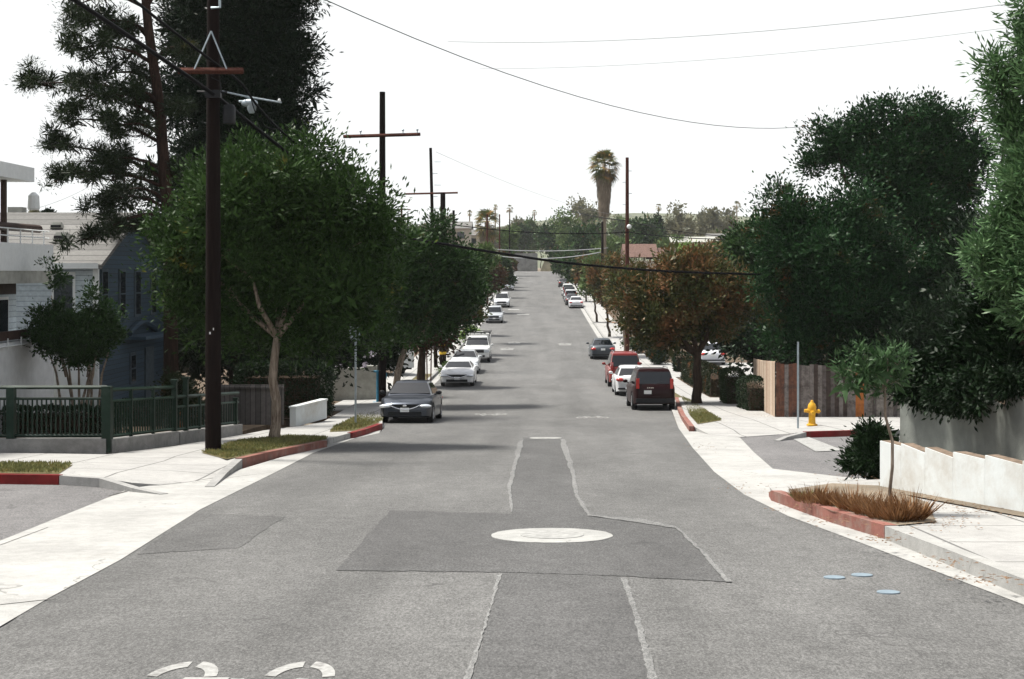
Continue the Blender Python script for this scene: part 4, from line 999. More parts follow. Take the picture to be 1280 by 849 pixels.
win(50.2, zq(-3.4), .5, .9); 
mb = MB(); mb.box((x1+.02, 52.3-o[1], zq(-3.9)-o[2]), (.1, 1.1, 2.3)); mb.build('door', M['trimd'], hb)
mb = MB()
mb.tube([(x1+.1, 49.5-o[1]+i*.5, zq(-2.15)-o[2]+.35*math.sin(math.pi*i/7)) for i in range(8)], .12, 6); mb.box((x1+.35, 51.2-o[1], zq(-2.3)-o[2]), (.9, 4.2, .12)); mb.build('door_hood', M['bluesiding'], hb)
mb = MB(); mb.box((x0+9.0, ys[0]-.08, zq(-.75)-o[2]), (.75, .06, 1.5)); f = mb.build('window', M['trimw'], hb)
mb = MB(); mb.box((x0+9.0, ys[0]-.11, zq(-.75)-o[2]), (.6, .04, 1.3)); mb.build('pane', M['dglass'], f)
# board fence and white wall between the house yard and the walk
mb = MB(); a = gp(274, 531, .15); b = gp(336, 531, .15); mb.box(((a[0]+b[0])/2, a[1]+1, zr(a[1]+1)+.75), (b[0]-a[0]+.6, .05, 1.3)); mb.box(((a[0]+b[0])/2, a[1]+.93, zr(a[1]+1)+1.32), (b[0]-a[0]+.6, .08, .07))
mb.build('board_fence', M['oldwood'], label='old grey board fence behind the tall utility pole', cat='fence', org=((a[0]+b[0])/2, a[1]+1, zr(a[1]+1)))
a = gp(366, 531, .15); b = gp(405, 526.5, .15)
mb = MB(); d = Vector((b[0]-a[0], b[1]-a[1], 0)); mb.box(((a[0]+b[0])/2, (a[1]+b[1])/2, zr(a[1])+.38), (d.length, .2, .6), rz=math.atan2(d.y, d.x)); mb.box(((a[0]+b[0])/2, (a[1]+b[1])/2, zr(a[1])+.70), (d.length+.04, .26, .06), rz=math.atan2(d.y, d.x))
mb.build('garden_wall', M['whitewall'], label='short whitewashed block wall beside the left walk', cat='wall', org=(a[0], a[1], zr(a[1])))
a = (X_(386, 64), 64); b = (X_(468, 66), 66)
mb = MB(); mb.box(((a[0]+b[0])/2, 65, zr(65)+.85), (b[0]-a[0], .3, 1.5)); mb.box((b[0], 65, zr(65)+.85), (.45, .45, 1.7))
mb.build('garden_wall', M['stuccog'], label='long pale-topped garden wall behind the low left hedge', cat='wall', org=((a[0]+b[0])/2, 65, zr(65)))
x, y = X_(472, 62), 62; mb = MB(); zt = zr(62)+.15
mb.tube([(0, 0, 0), (0, 0, 1.45)], .06, 8); mb.tube([(-.18, 0, 1.4), (.3, 0, 1.42), (.38, 0, 1.28), (.36, 0, 1.1), (0, 0, 1.08)], .045, 8); mb.box((.0, 0, .04), (.4, .3, .08))
ob = mb.build('pipe_stand', M['blue'], label='bright blue bent pipe stand at the end of the left garden wall', cat='pipe stand'); ob.location = (x, y, zt)

# ================= RIGHT: walls, board fence =================
W0 = gp(1100, 609, .15); W1 = gp(1280, 642, .15); dx, dy = W1[0]-W0[0], W1[1]-W0[1]; Lw = math.hypot(dx, dy); ux, uy = dx/Lw, dy/Lw
def onwall(px):   # parameter along the wall line seen at column px
    k = (px-VX)/F; t = (k*W0[1]-W0[0])/(ux-k*uy); return t
M['dirtytop'] = plain('dirty_wall_top', (.16, .12, .09), .95, var=.4, scale=9)
root = empty('garden_wall', (W0[0], W0[1], zr(W0[1])+.15), 'white painted retaining wall with sawtooth top beside the right pavement', 'wall')
def sawwall(segs, base_off, thick, name, mat, root, O, nrm, cop=None):
    mb = MB(); O = Vector(O)
    for (ta, za, tb, zb_) in segs:
        A_ = Vector((W0[0]+ux*ta, W0[1]+uy*ta, 0))+base_off; B_ = Vector((W0[0]+ux*tb, W0[1]+uy*tb, 0))+base_off
        n_ = nrm*thick; vs = []
        for p_, z_ in ((A_, za), (B_, zb_)):
            g_ = zr(p_.y)-.1
            vs += [Vector((p_.x, p_.y, g_))-O, Vector((p_.x, p_.y, z_))-O, Vector((p_.x+n_.x, p_.y+n_.y, z_))-O, Vector((p_.x+n_.x, p_.y+n_.y, g_))-O]
        mb.add(vs, [(0, 1, 2, 3), (4, 5, 6, 7), (1, 5, 6, 2), (0, 1, 5, 4), (3, 2, 6, 7)])
    if cop:
        cp = MB()
        for (ta, za, tb, zb_) in segs:
            A_ = Vector((W0[0]+ux*ta, W0[1]+uy*ta, 0))+base_off-O; B_ = Vector((W0[0]+ux*tb, W0[1]+uy*tb, 0))+base_off-O; n_ = nrm*thick
            cp.add([(p_.x+q.x, p_.y+q.y, z_-O.z+.004) for p_, z_ in ((A_, za), (B_, zb_)) for q in (nrm*.02, n_)], [(0, 1, 3, 2)])
        cp.build('wall_top', cop, root)
    return mb.build(name, mat, root)
nrm = Vector((-uy, ux, 0));
if nrm.x < 0: nrm = -nrm
pxs = [(1100, 551, 1126, 560), (1126.2, 554.5, 1156, 570), (1156.2, 559.5, 1191, 576), (1191.2, 565, 1231, 577), (1231.2, 569, 1278, 585), (1278.2, 576, 1335, 597), (1335.2, 588, 1400, 612), (1400.2, 600, 1480, 632)]
segs = []
for a, b, c, d in pxs:
    ta, tb = onwall(a), onwall(c); segs.append((ta, Z_(b, W0[1]+uy*ta), tb, Z_(b+(d-b)*.78, W0[1]+uy*tb)))
sawwall(segs, Vector((0, 0, 0)), .2, 'wall_front', M['whitewall'], root, root.location, nrm, M['dirtytop'])
mb = MB(); e2 = W0[1]-.1
mb.box((2.6+.1, .1, .22), (5.2, .2, .5)); mb.build('wall_return', M['whitewall'], root)
# soil terrace behind it
mb = MB(); Tn = 1.1
q = [Vector((W0[0], W0[1], 0))+nrm*.2, Vector((W0[0]+ux*9, W0[1]+uy*9, 0))+nrm*.2, Vector((W0[0]+ux*9, W0[1]+uy*9, 0))+nrm*1.6, Vector((W0[0], W0[1], 0))+nrm*1.6]
mb.add([(p.x, p.y, zr(p.y)+.60) for p in q]+[(p.x, p.y, zr(p.y)) for p in q], [(0, 1, 2, 3), (0, 4, 5, 1), (1, 5, 6, 2), (2, 6, 7, 3), (3, 7, 4, 0)]); mb.build('terrace_soil', M['soil'], kind='structure')
rs = random.Random(4); 
for i in range(6):
    t = segs[min(i+0, 7)][2]-.12; p = Vector((W0[0]+ux*t, W0[1]+uy*t, 0))+nrm*.36
    mb = MB(); s = rs.uniform(.09, .13); mb.box((0, 0, 0), (s*1.6, s*1.6, s*1.6), rs.uniform(0, 3), rs.uniform(.2, .9), .8)
    ob = mb.build('rubble_stone', M['barkd'], label='dark rubble stone lying on the soil behind the sawtooth wall', cat='stone', group='stones on the terrace behind the white wall'); ob.location = (p.x, p.y, zr(p.y)+.58+s*.75)
# taller grey wall behind
root = empty('garden_wall', (6.35, 24.4, zr(24.4)), 'tall grey stucco garden wall with stepped top behind the white sawtooth wall', 'wall')
off = Vector((0, 0, 0))+nrm*1.35
def onw2(px):
    k = (px-VX)/F; x0_, y0_ = W0[0]+off.x, W0[1]+off.y; return (k*y0_-x0_)/(ux-k*uy)
segs2 = []
for a, b, c, d in [(1125, 499, 1231, 494), (1231.2, 496, 1257, 508), (1257.2, 489, 1300, 510), (1300.2, 492, 1360, 515), (1360.2, 495, 1500, 540)]:
    ta, tb = onw2(a), onw2(c); yy = lambda t: W0[1]+off.y+uy*t
    segs2.append((ta, Z_(b, yy(ta)), tb, Z_(d, yy(tb))))
sawwall(segs2, off, .22, 'wall_front', M['greywall'], root, root.location, nrm, M['dirtytop'])
ps = Vector((W0[0]+off.x+ux*segs2[0][0], W0[1]+off.y+uy*segs2[0][0], 0))
mb = MB(); zt = segs2[0][1]; zb_ = zr(ps.y)-.1; mb.box((ps.x+3.2-root.location.x, ps.y+.11-root.location.y, (zt+zb_)/2-root.location.z), (6.0, .2, zt-zb_)); mb.build('wall_return', M['greywall'], root)

# board fence on the right corner
a = gp(971, 521.5, .15); b = gp(1125, 521, .15)
fx0, fy = a[0], a[1]+.15; fx1 = 19.0; zf_ = zr(fy)+.15
root = empty('board_fence', (fx0, fy, zf_), 'weathered vertical board fence on the right corner, reddish and grey boards', 'fence')
rs = random.Random(9); mb = MB(); mats = {}
nb = int((fx1-fx0)/.15)
M['bd'] = [plain('board%d' % i, c, .9, var=.35, scale=7, dirt=(.05, .04, .035)) for i, c in enumerate([(.10, .085, .08), (.16, .14, .13), (.055, .04, .035), (.13, .06, .04), (.21, .19, .17)])]
M['bd'].append(plain('board_orange', (.34, .12, .035), .9, var=.3, scale=6))
for i in range(nb):
    x = i*.15+.075; hh = 1.95-.012*i+rs.uniform(-.05, .05); hh = max(hh, 1.4)
    mb = MB(); mb.box((x, rs.uniform(-.008, .008), hh/2), (.142, .02, hh))
    pxc = VX+F*(fx0+x)/fy
    k = 5 if 1070 < pxc < 1079 else (3 if pxc < 978 or 988 < pxc < 996 else rs.choice([0, 1, 2, 2, 1, 4, 0, 2] if pxc < 1060 else [1, 4, 0, 1, 4, 1]))
    mb.build('board', M['bd'][k], root)
for z in (.4, 1.4):
    mb = MB(); mb.box(((fx1-fx0)/2, .035, z), (fx1-fx0, .04, .09)); mb.build('rail', M['bd'][0], root)
# return of the fence along the pavement (its sunlight is put into a paler board colour)
a2 = gp(943, 505, .15); dd = Vector((a2[0]-fx0, a2[1]-fy, 0)); nn_ = int(dd.length/.42)
for i in range(nn_):
    t = (i+.5)/nn_; p = dd*t; g_ = zr(fy+p.y)+.15-zf_
    mb = MB(); mb.box((p.x-.03, p.y, g_+.98), (.03, dd.length/nn_-.02, 2.0), rz=math.atan2(dd.y, dd.x)-math.pi/2); mb.build('board', M['bdp'][i % 3] if 'bdp' in M else M['fencesunlit'], root)
# ================= TREES AND PLANTS =================
TL, TR, TB = 'street trees along the left kerb', 'street trees along the right kerb', 'trees beyond the street'
def lob(px, py, Y, rp, sy=1.0, sz=None): 
    r = rp*Y/F; return (X_(px, Y), Y, Z_(py, Y), r, r*sy, (sz or rp)*Y/F)
# near left street tree
b = gp(341, 550, .15); Y = b[1]
LB = [lob(335, 250, Y, 78, 1, 70), lob(262, 285, Y-.6, 60, 1, 62), lob(230, 310, Y, 40, 1, 45), lob(250, 355, Y+.2, 45, 1, 48), lob(400, 260, Y+.4, 70, 1, 72), lob(445, 300, Y+.5, 46, 1, 52), lob(350, 330, Y+.6, 95, .9, 85), lob(420, 360, Y, 62, 1, 62),
      lob(300, 215, Y+.3, 42, 1, 40), lob(375, 205, Y+.2, 40, 1, 36), lob(330, 190, Y, 26, 1, 22), lob(275, 400, Y+.3, 50, 1, 42), lob(465, 265, Y, 24, 1, 30), lob(212, 290, Y+.3, 20, 1, 24), lob(375, 415, Y+.9, 60, 1, 36), lob(470, 345, Y+.4, 24, 1, 34), lob(455, 395, Y+.3, 36, 1, 34), lob(482, 425, Y+.8, 18, 1, 18), lob(318, 178, Y, 16, 1, 14), lob(395, 185, Y+.2, 18, 1, 16), lob(240, 385, Y, 26, 1, 22), lob(195, 330, Y, 12, 1, 14), lob(440, 232, Y, 22, 1, 20), lob(492, 300, Y+.5, 12, 1, 18)]
tree('street_tree', b, (X_(347, Y), Y, Z_(418, Y)), LB[0], .125, 66000, .14, .05, M['lf1'], M['bark'], 'full green street tree with pale forked trunk on the near left corner', TL, lobes=LB, h=.1, clump=.5, per=80, seed=2)
# second and third left street trees
b = (X_(488, 61), 61)
LB = [lob(530, 350, 63, 52, 1, 55), lob(575, 352, 63, 32, 1, 36), lob(480, 340, 62, 40, 1, 50), lob(545, 312, 63, 26, 1, 24), lob(500, 400, 62, 40, 1, 34), lob(553, 395, 63, 36, 1, 34), lob(590, 338, 64, 20, 1, 18), lob(550, 280, 63, 13, 1, 12), lob(517, 310, 63, 22, 1, 20), lob(588, 366, 63, 20, 1, 16)]
tree('street_tree', b, (X_(508, 62), 62, Z_(432, 62)), LB[0], .16, 24000, .19, .08, M['lf2'], M['bark'], 'green street tree with a strongly leaning trunk above the black sedan', TL, lobes=LB, h=.1, clump=.5, seed=5)
b = (X_(527, 77), 77)
LB = [lob(540, 400, 77, 36, 1, 34), lob(522, 420, 77, 24, 1, 20), lob(555, 425, 77, 15, 1, 18), lob(565, 385, 77, 28, 1, 26)]
tree('street_tree', b, (X_(528, 77), 77, Z_(435, 77)), LB[0], .24, 9000, .22, .09, M['lfred'], M['barkd'], 'dark street tree with reddish lower leaves and straight trunk beside the white coupe', TL, lobes=LB, h=.1, clump=.5, seed=6)
far_tree('street_tree', 576, 108, 310, 395, 27, M['lf2'], 'green street tree rising behind the pickup truck', TL, 7000, 11, bx=-6.7)
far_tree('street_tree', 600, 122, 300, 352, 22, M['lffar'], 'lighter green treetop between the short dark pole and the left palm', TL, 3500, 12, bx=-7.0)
far_tree('street_tree', 591, 132, 330, 398, 18, M['lf2'], 'narrow green street tree with pale trunk by the bright left pavement', TL, 3500, 13, bx=-6.6, bmat=M['bark'])
far_tree('street_tree', 614, 168, 325, 378, 17, M['lfred'], 'reddish brown street tree above the silver four-wheel drive', TL, 4500, 14, bx=-6.7)
far_tree('street_tree', 629, 205, 322, 360, 13, M['lf2'], 'dark green street tree behind the far white utility vehicle', TL, 3000, 15, bx=-6.7)
far_tree('street_tree', 634, 240, 316, 352, 10, M['lfred'], 'small brownish street tree near the far left cars', TL, 2200, 16, bx=-6.6)
far_tree('street_tree', 635, 285, 312, 346, 7, M['lf2'], 'last small green street tree of the left row', TL, 1800, 17, bx=-6.6)
# right street trees
b = (X_(871.5, 61.5), 61.5)
LB = [lob(862, 375, 62, 58, 1, 50), lob(810, 380, 62, 36, 1, 36), lob(905, 370, 62, 36, 1, 38), lob(850, 340, 62, 42, 1, 26), lob(895, 345, 62, 30, 1, 24), lob(835, 420, 62, 36, 1, 26), lob(885, 404, 62.5, 42, 1, 24), lob(798, 352, 62, 22, 1, 20), lob(925, 375, 62, 18, 1, 20), lob(805, 405, 62, 20, 1, 22), lob(870, 328, 62, 16, 1, 12)]
tree('street_tree', b, (X_(872, 61.5), 61.5, Z_(440, 61.5)), LB[0], .21, 26000, .19, .08, M['lfbrown'], M['barkd'], 'rust and green street tree on the right parkway beside the maroon sport utility vehicle', TR, lobes=LB, h=.1, clump=.5, per=60, seed=21)
far_tree('street_tree', 776, 104, 318, 402, 30, M['lfbrown'], 'rust-brown street tree above the red sport utility vehicle', TR, 9000, 22, bx=6.6, bmat=M['bark'])
far_tree('street_tree', 757, 128, 315, 396, 24, M['lfbrown'], 'rust-brown street tree with slim dark trunk, third on the right side', TR, 6500, 23, bx=6.75)
far_tree('street_tree', 742, 150, 322, 388, 16, M['lffar'], 'yellow-green street tree on the right beyond the third rust-brown one', TR, 3500, 24, bx=6.6)
far_tree('street_tree', 733, 192, 318, 368, 17, M['lfbrown'], 'brownish street tree beside the far right row of cars', TR, 3200, 25, bx=7.0)
far_tree('street_tree', 716, 215, 312, 364, 17, M['lf2'], 'dark green street tree behind the far right row of cars', TR, 3000, 26, bx=7.0)
far_tree('street_tree', 706, 250, 308, 356, 14, M['lf2'], 'dark green street tree near the farthest right car', TR, 2500, 27, bx=6.9)
far_tree('street_tree', 697, 290, 308, 350, 9, M['lf2'], 'last small dark street tree of the right row', TR, 1600, 28, bx=6.7)

# tall pine with open branches
def pine():
    Y = 46; x0 = X_(214, Y); z0 = zr(Y)+.1; rs = random.Random(31)
    root = empty('pine_tree', (x0, Y, z0), 'tall open-branched pine rising over the blue house', 'tree', TB)
    O = Vector((x0, Y, z0)); pts = [(0, 0, 0)]+[(X_(px, Y)-x0, 0, Z_(py, Y)-z0) for px, py in ((213, 300), (206, 220), (199, 130), (186, 40), (176, -60), (170, -130))]
    t = MB(); t.tube(pts, [.25, .21, .19, .17, .15, .11, .05], 10)
    # limbs: start on the trunk column, tips given as seen in the photo
    tips = [(70, 217, 235), (60, 180, 225), (40, 105, 130), (75, 150, 180), (95, 60, 80), (110, 300, 270), (100, 120, 150), (95, 30, 40), (120, 200, 215), (140, 160, 170), (130, 95, 105), (145, 40, 50), (150, 240, 255), (90, 8, 10),
            (165, 290, 280), (230, 130, 150), (240, 210, 230), (235, 60, 80), (120, 255, 262), (150, 120, 130), (75, -40, -20), (120, -60, -40), (220, -20, 10), (225, 270, 285)]
    lb = []
    tx = lambda py: float(np.interp(py, [-130, -60, 40, 130, 220, 300], [170, 176, 186, 199, 206, 213]))
    for (px, py, sy) in tips:
        dY = rs.uniform(-1.7, 1.7); A_ = Vector((X_(tx(sy), Y)-x0, 0, Z_(sy, Y)-z0)); B_ = Vector((X_(px, Y+dY)-x0, dY, Z_(py, Y+dY)-z0))
        m = A_.lerp(B_, .5)+Vector((0, 0, .25+.1*rs.random())); pp = [A_, A_.lerp(m, .5)+Vector((0, 0, .1)), m, m.lerp(B_, .5)+Vector((0, 0, .05)), B_]
        t.tube(pp, [.07, .06, .045, .03, .015], 6)
        L_ = (B_-A_).length; nt_ = max(4, int(L_*5))
        for k in range(nt_):
            u = rs.uniform(.28, 1.05) if k > 1 else 1.0; q = A_.lerp(B_, u)+Vector((rs.gauss(0, .22), rs.gauss(0, .45), .3*math.sin(u*3)+rs.gauss(.02, .2)))*(1.0 if L_ > 1.5 else .6)
            r = rs.uniform(.16, .34); lb.append((q.x, q.y, q.z, r, r, r*.8)); t.tube([A_.lerp(B_, min(1, u*.9)), q], [.02, .008], 4)
    t.build('trunk', M['barkpine'], root, smooth=True)
    foliage('crown', lb, 60000, .12, .02, M['needle'], root, clump=.2, per=18, shell=.25, up=.3)
pine()
# dense dark conifer
Y = 56
LB = [lob(300, 60, Y, 70, 1, 90), lob(255, 110, Y, 48, 1, 60), lob(350, 50, Y, 42, 1, 55), lob(345, 140, Y, 45, 1, 50), lob(290, 170, Y, 60, 1, 60), lob(230, 40, Y, 36, 1, 50), lob(370, 95, Y, 26, 1, 34), lob(365, -20, Y, 30, 1, 40), lob(300, -70, Y, 70, 1, 80), lob(240, -50, Y, 40, 1, 60), lob(250, 230, Y, 50, 1, 60), lob(375, 165, Y, 20, 1, 24), lob(340, 8, Y, 46, 1, 40), lob(385, 60, Y, 13, 1, 16), lob(215, 130, Y, 24, 1, 40), lob(385, 120, Y, 13, 1, 16)]
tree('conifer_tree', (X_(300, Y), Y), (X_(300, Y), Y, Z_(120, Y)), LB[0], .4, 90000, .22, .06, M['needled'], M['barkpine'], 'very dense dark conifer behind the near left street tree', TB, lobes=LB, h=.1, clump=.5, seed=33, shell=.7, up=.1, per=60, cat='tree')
# dark evergreens closing the gap between house and walk
Y = 57
LB = [lob(240, 330, Y, 60, 1, 90), lob(300, 400, Y, 75, 1, 80), lob(370, 380, Y, 60, 1, 80), lob(250, 430, Y, 60, 1, 60), lob(420, 420, Y+3, 50, 1, 60), lob(340, 450, Y, 60, 1, 40), lob(205, 380, Y, 14, 1, 50)]
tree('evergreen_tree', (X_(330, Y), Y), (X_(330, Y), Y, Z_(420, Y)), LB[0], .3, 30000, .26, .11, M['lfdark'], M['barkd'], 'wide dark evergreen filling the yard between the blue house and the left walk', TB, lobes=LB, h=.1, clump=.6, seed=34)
LB = [lob(440, 400, 70, 45, 1, 60), lob(475, 420, 70, 34, 1, 50), lob(400, 440, 70, 40, 1, 30)]
tree('evergreen_tree', (X_(445, 70), 70), (X_(445, 70), 70, Z_(440, 70)), LB[0], .25, 12000, .3, .12, M['lfdark'], M['barkd'], 'dark evergreen behind the flowering shrub and garden wall on the left', TB, lobes=LB, h=.1, clump=.6, seed=35)
# multi-stem shrub tree before the house
def shrubtree():
    Y = 40; x0 = X_(100, Y); z0 = zr(Y)+.1; rs = random.Random(5)
    LB = [lob(95, 415, Y, 38, 1, 26), lob(60, 420, Y, 26, 1, 22), lob(125, 410, Y, 26, 1, 24), lob(75, 388, Y, 13, 1, 16), lob(72, 350, Y, 9, 1, 14), lob(115, 372, Y, 9, 1, 20), lob(100, 440, Y, 34, 1, 18), lob(60, 328, Y, 8, 1, 6), lob(135, 385, Y, 12, 1, 8), lob(145, 415, Y, 11, 1, 8), lob(55, 395, Y, 18, 1, 10)]
    root = empty('shrub_tree', (x0, Y, z0), 'multi-stemmed dark shrub tree in front of the white stucco building', 'shrub')
    t = MB()
    for i in range(9):
        q = rs.uniform(-1, 1); t.tube([(q*.35, rs.uniform(-.3, .3), -.1), (q*.5, rs.uniform(-.3, .3), .8), (q*.8, rs.uniform(-.4, .4), 1.7), (q*.9, 0, 2.3)], [.045, .04, .03, .015], 6)
    t.tube([(-.4, 0, 1.6), (-.65, 0, 2.6), (-.8, 0, 3.9)], [.03, .025, .01], 5); t.tube([(.2, 0, 1.6), (.35, 0, 3)], [.03, .01], 5)
    t.build('stems', M['bark'], root, smooth=True)
    lb = [(a-x0, b_-Y, c-z0, r1, r2, r3) for a, b_, c, r1, r2, r3 in LB]
    foliage('crown', lb, 13000, .11, .045, M['lfshrub'], root, clump=.17, per=20)
shrubtree()
def bush(name, cx, cy, rx, ry, hz, mat, label, cat='bush', n=5000, ln=.1, wd=.045, seed=1, h=.1, nl=7, group=None, clump=.2, up=.4, stemmat=None, per=20):
    z0 = zr(cy)+h; root = empty(name, (cx, cy, z0), label, cat, group)
    lb = lobes_in((0, 0, hz*.48), (rx, ry, hz*.52), nl, .45, seed, .9, -.8)
    foliage('foliage', lb, n, ln, wd, mat, root, clump=clump, up=up, zmin=-.05, per=per)
    t = MB(); rs = random.Random(seed)
    for i in range(5):
        q = lb[1+i % (len(lb)-1)]; t.tube([(q[0]*.2, q[1]*.2, -.05), (q[0]*.5, q[1]*.5, q[2]*.5), q[:3]], [.03, .022, .01], 5)
    t.build('stems', stemmat or M['barkd'], root); return root
bush('bush', X_(228, 43), 43, .75, .7, 1.75, M['lfphot'], 'rounded dark bush with coppery top beside the blue house', n=7000, seed=3)
def hedge(cx, cy, lx, ly, hz, mat, label, rz=0, n=9000, ln=.06, wd=.04, h=.1, seed=1, cat='hedge', group=None, rnd=.12):
    """clipped hedge: leaves on and just under a rounded box"""
    z0 = zr(cy)+h; root = empty('hedge', (cx, cy, z0), label, cat, group, rz=rz, rx=0)
    sl_ = slope(cy)
    m = n; A = np.array([ly*hz, ly*hz, lx*hz, lx*hz, lx*ly]); f = RNG.choice(5, m, p=A/A.sum()); u = RNG.random((m, 2))*2-1
    P = np.zeros((m, 3)); Nn = np.zeros((m, 3))
    for k, (ax, s) in enumerate(((0, 1), (0, -1), (1, 1), (1, -1), (2, 1))):
        q = f == k; o_ = [a_ for a_ in (0, 1, 2) if a_ != ax]
        P[q, ax] = s; P[q, o_[0]] = u[q, 0]; P[q, o_[1]] = u[q, 1]; Nn[q, ax] = s
    pw = np.sum(np.abs(P)**6, axis=1, keepdims=True)**(1/6.); P = P/pw
    P = P*(1+RNG.normal(size=(m, 1))*.03-np.abs(RNG.normal(size=(m, 1)))*.05)
    P = P*np.array([lx/2, ly/2, hz/2]); P[:, 2] += hz/2
    P += .03*np.sin(P[:, [1, 2, 0]]*7+seed)+.04*np.sin(P[:, [2, 0, 1]]*2.3+seed)
    c_, s_ = math.cos(rz), math.sin(rz); P[:, 2] += (P[:, 0]*s_+P[:, 1]*c_)*sl_
    D = Nn*.5+unit(m)*.9+np.array([0, 0, .3]); D /= np.linalg.norm(D, axis=1, keepdims=True); U = np.cross(D, unit(m)); U /= np.linalg.norm(U, axis=1, keepdims=True)
    s = .6+.8*RNG.random(m); V, Q = leaf_quads(P, D, U, ln*s, wd*s); fastmesh('foliage', V, Q, mat, root)
    mb = MB(); mb.box((0, 0, hz*.4), (lx*.7, ly*.86, hz*.7)); mb.build('twigs', M['barkd'], root); return root
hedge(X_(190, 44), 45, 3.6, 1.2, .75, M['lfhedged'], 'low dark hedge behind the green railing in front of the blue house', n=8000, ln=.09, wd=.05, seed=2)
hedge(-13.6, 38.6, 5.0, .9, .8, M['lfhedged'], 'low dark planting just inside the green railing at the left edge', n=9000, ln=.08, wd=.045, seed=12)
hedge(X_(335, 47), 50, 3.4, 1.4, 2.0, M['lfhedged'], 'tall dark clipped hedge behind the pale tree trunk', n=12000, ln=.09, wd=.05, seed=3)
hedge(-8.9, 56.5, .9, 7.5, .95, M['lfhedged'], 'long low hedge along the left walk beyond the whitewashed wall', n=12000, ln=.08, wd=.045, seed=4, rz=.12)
r_ = bush('flowering_shrub', X_(443, 68), 68, 1.3, .9, 2.1, M['lfhedged'], 'shrub dotted with white and lilac flowers behind the street sign', 'shrub', n=7000, seed=9, ln=.12)
lb = [(random.Random(i).uniform(-1.1, 1.0), -.75, random.Random(i+50).uniform(.9, 2.1), .09+.1*random.Random(i+9).random(), .06, .1) for i in range(13)]
foliage('blossoms', lb, 420, .09, .07, M['flower'], r_, clump=.07, per=12, shell=1)
bush('bush', X_(560, 84), 84.5, .5, .8, .8, M['lffar'], 'small yellow-green tuft of a bush at the foot of the banded pole', n=1500, ln=.12, wd=.06)
bush('bush', X_(586, 118), 119, .9, .8, 1.5, M['lflime'], 'pale lime bush by the bright left pavement', n=1800, ln=.16, wd=.08)
# small young stakes by the white trailer
for i, px in enumerate((534, 538.5)):
    y = 80; mb = MB(); mb.tube([(0, 0, 0), (.04*(i or -1), 0, 2.4)], .04, 6); ob = mb.build('wooden_stake', M['polered'], label=['left', 'right'][i]+' one of two thin stakes beside the white box trailer', cat='stake', group='stakes beside the trailer'); ob.location = (X_(px, y), y, zr(y)+.1)

# right side hedges
hedge(8.75, 74.3, .9, 15.0, 1.3, M['lfphot'], 'long reddish-green hedge along the right walk below the white driveway car', n=14000, ln=.08, wd=.05, seed=6)
hedge(X_(911, 63.5), 62.3, .95, 1.8, 1.55, M['lfhedge'], 'bright rounded clipped hedge at the right walk next to the board fence', n=9000, seed=7)
hedge(X_(938, 58), 57.4, .9, 3.2, 1.35, M['lfhedged'], 'dark hedge squeezed between the rounded hedge and the board fence', n=7000, seed=8)
hedge(X_(855, 88), 88, 1.2, 1.2, 1.2, M['lfhedged'], 'small dark cube hedge beyond the curve of the right walk', n=3500, ln=.09, wd=.06, seed=9)
bush('bush', X_(797, 108), 108, 1.3, 1.2, 1.35, M['lfhedge'], 'wide bright green bush beside the red sport utility vehicle', n=5000, ln=.12, wd=.07, seed=12)
bush('bush', X_(822, 95), 95, .7, .9, 1.1, M['lfhedged'], 'dark spiky bush left of the rust and green street tree trunk', n=2500, ln=.16, wd=.05, seed=14)
b = gp(1094, 599, .1)
bush('oleander_bush', b[0]+.0, b[1]+.4, .48, .6, .95, M['lfdark2'] if 'lfdark2' in M else M['lfhedged'], 'dark narrow-leaved bush at the left end of the white sawtooth wall', n=9000, ln=.09, wd=.028, seed=15, clump=.15)
# young tree in the planter
b = gp(1120, 641, .15)
LB = [lob(1085, 465, b[1], 28, 1, 24), lob(1110, 450, b[1], 22, 1, 18), lob(1062, 478, b[1], 18, 1, 20), lob(1120, 475, b[1], 16, 1, 18), lob(1075, 440, b[1], 14, 1, 12), lob(1050, 460, b[1], 9, 1, 12), lob(1098, 490, b[1], 14, 1, 10), lob(1128, 450, b[1], 10, 1, 16)]
tree('young_tree', b, (X_(1106, b[1]), b[1], Z_(485, b[1])), LB[0], .022, 1250, .085, .022, M['lfyoung'], M['bark'], 'slender young tree with airy crown growing in the dry planter', None, lobes=LB, h=.15, clump=.11, per=12, seed=41, limbs=7, shell=.5)
# big trees right
GB = 'big trees behind the right corner fence'
Y = 62
LB = [lob(1115, 205, Y, 52, 1, 46), lob(1048, 185, Y, 34, 1, 32), lob(1082, 160, Y, 26, 1, 22), lob(1140, 150, Y, 30, 1, 24), lob(1180, 162, Y, 26, 1, 24), lob(1210, 190, Y, 24, 1, 26), lob(1165, 205, Y, 45, 1, 40), lob(1022, 200, Y, 14, 1, 16), lob(1130, 250, Y, 60, 1, 46), lob(1205, 235, Y, 28, 1, 40), lob(1190, 300, Y, 50, 1, 60), lob(1110, 135, Y, 14, 1, 10), lob(1162, 130, Y, 12, 1, 9)]
tree('shade_tree', (X_(1120, Y), Y), (X_(1120, Y), Y, Z_(330, Y)), LB[0], .38, 62000, .18, .075, M['lfbig'], M['barkd'], 'tallest dark spreading tree of the right corner, its crown against the sky', GB, lobes=LB, h=.1, clump=.6, per=70, seed=51)
Y = 56
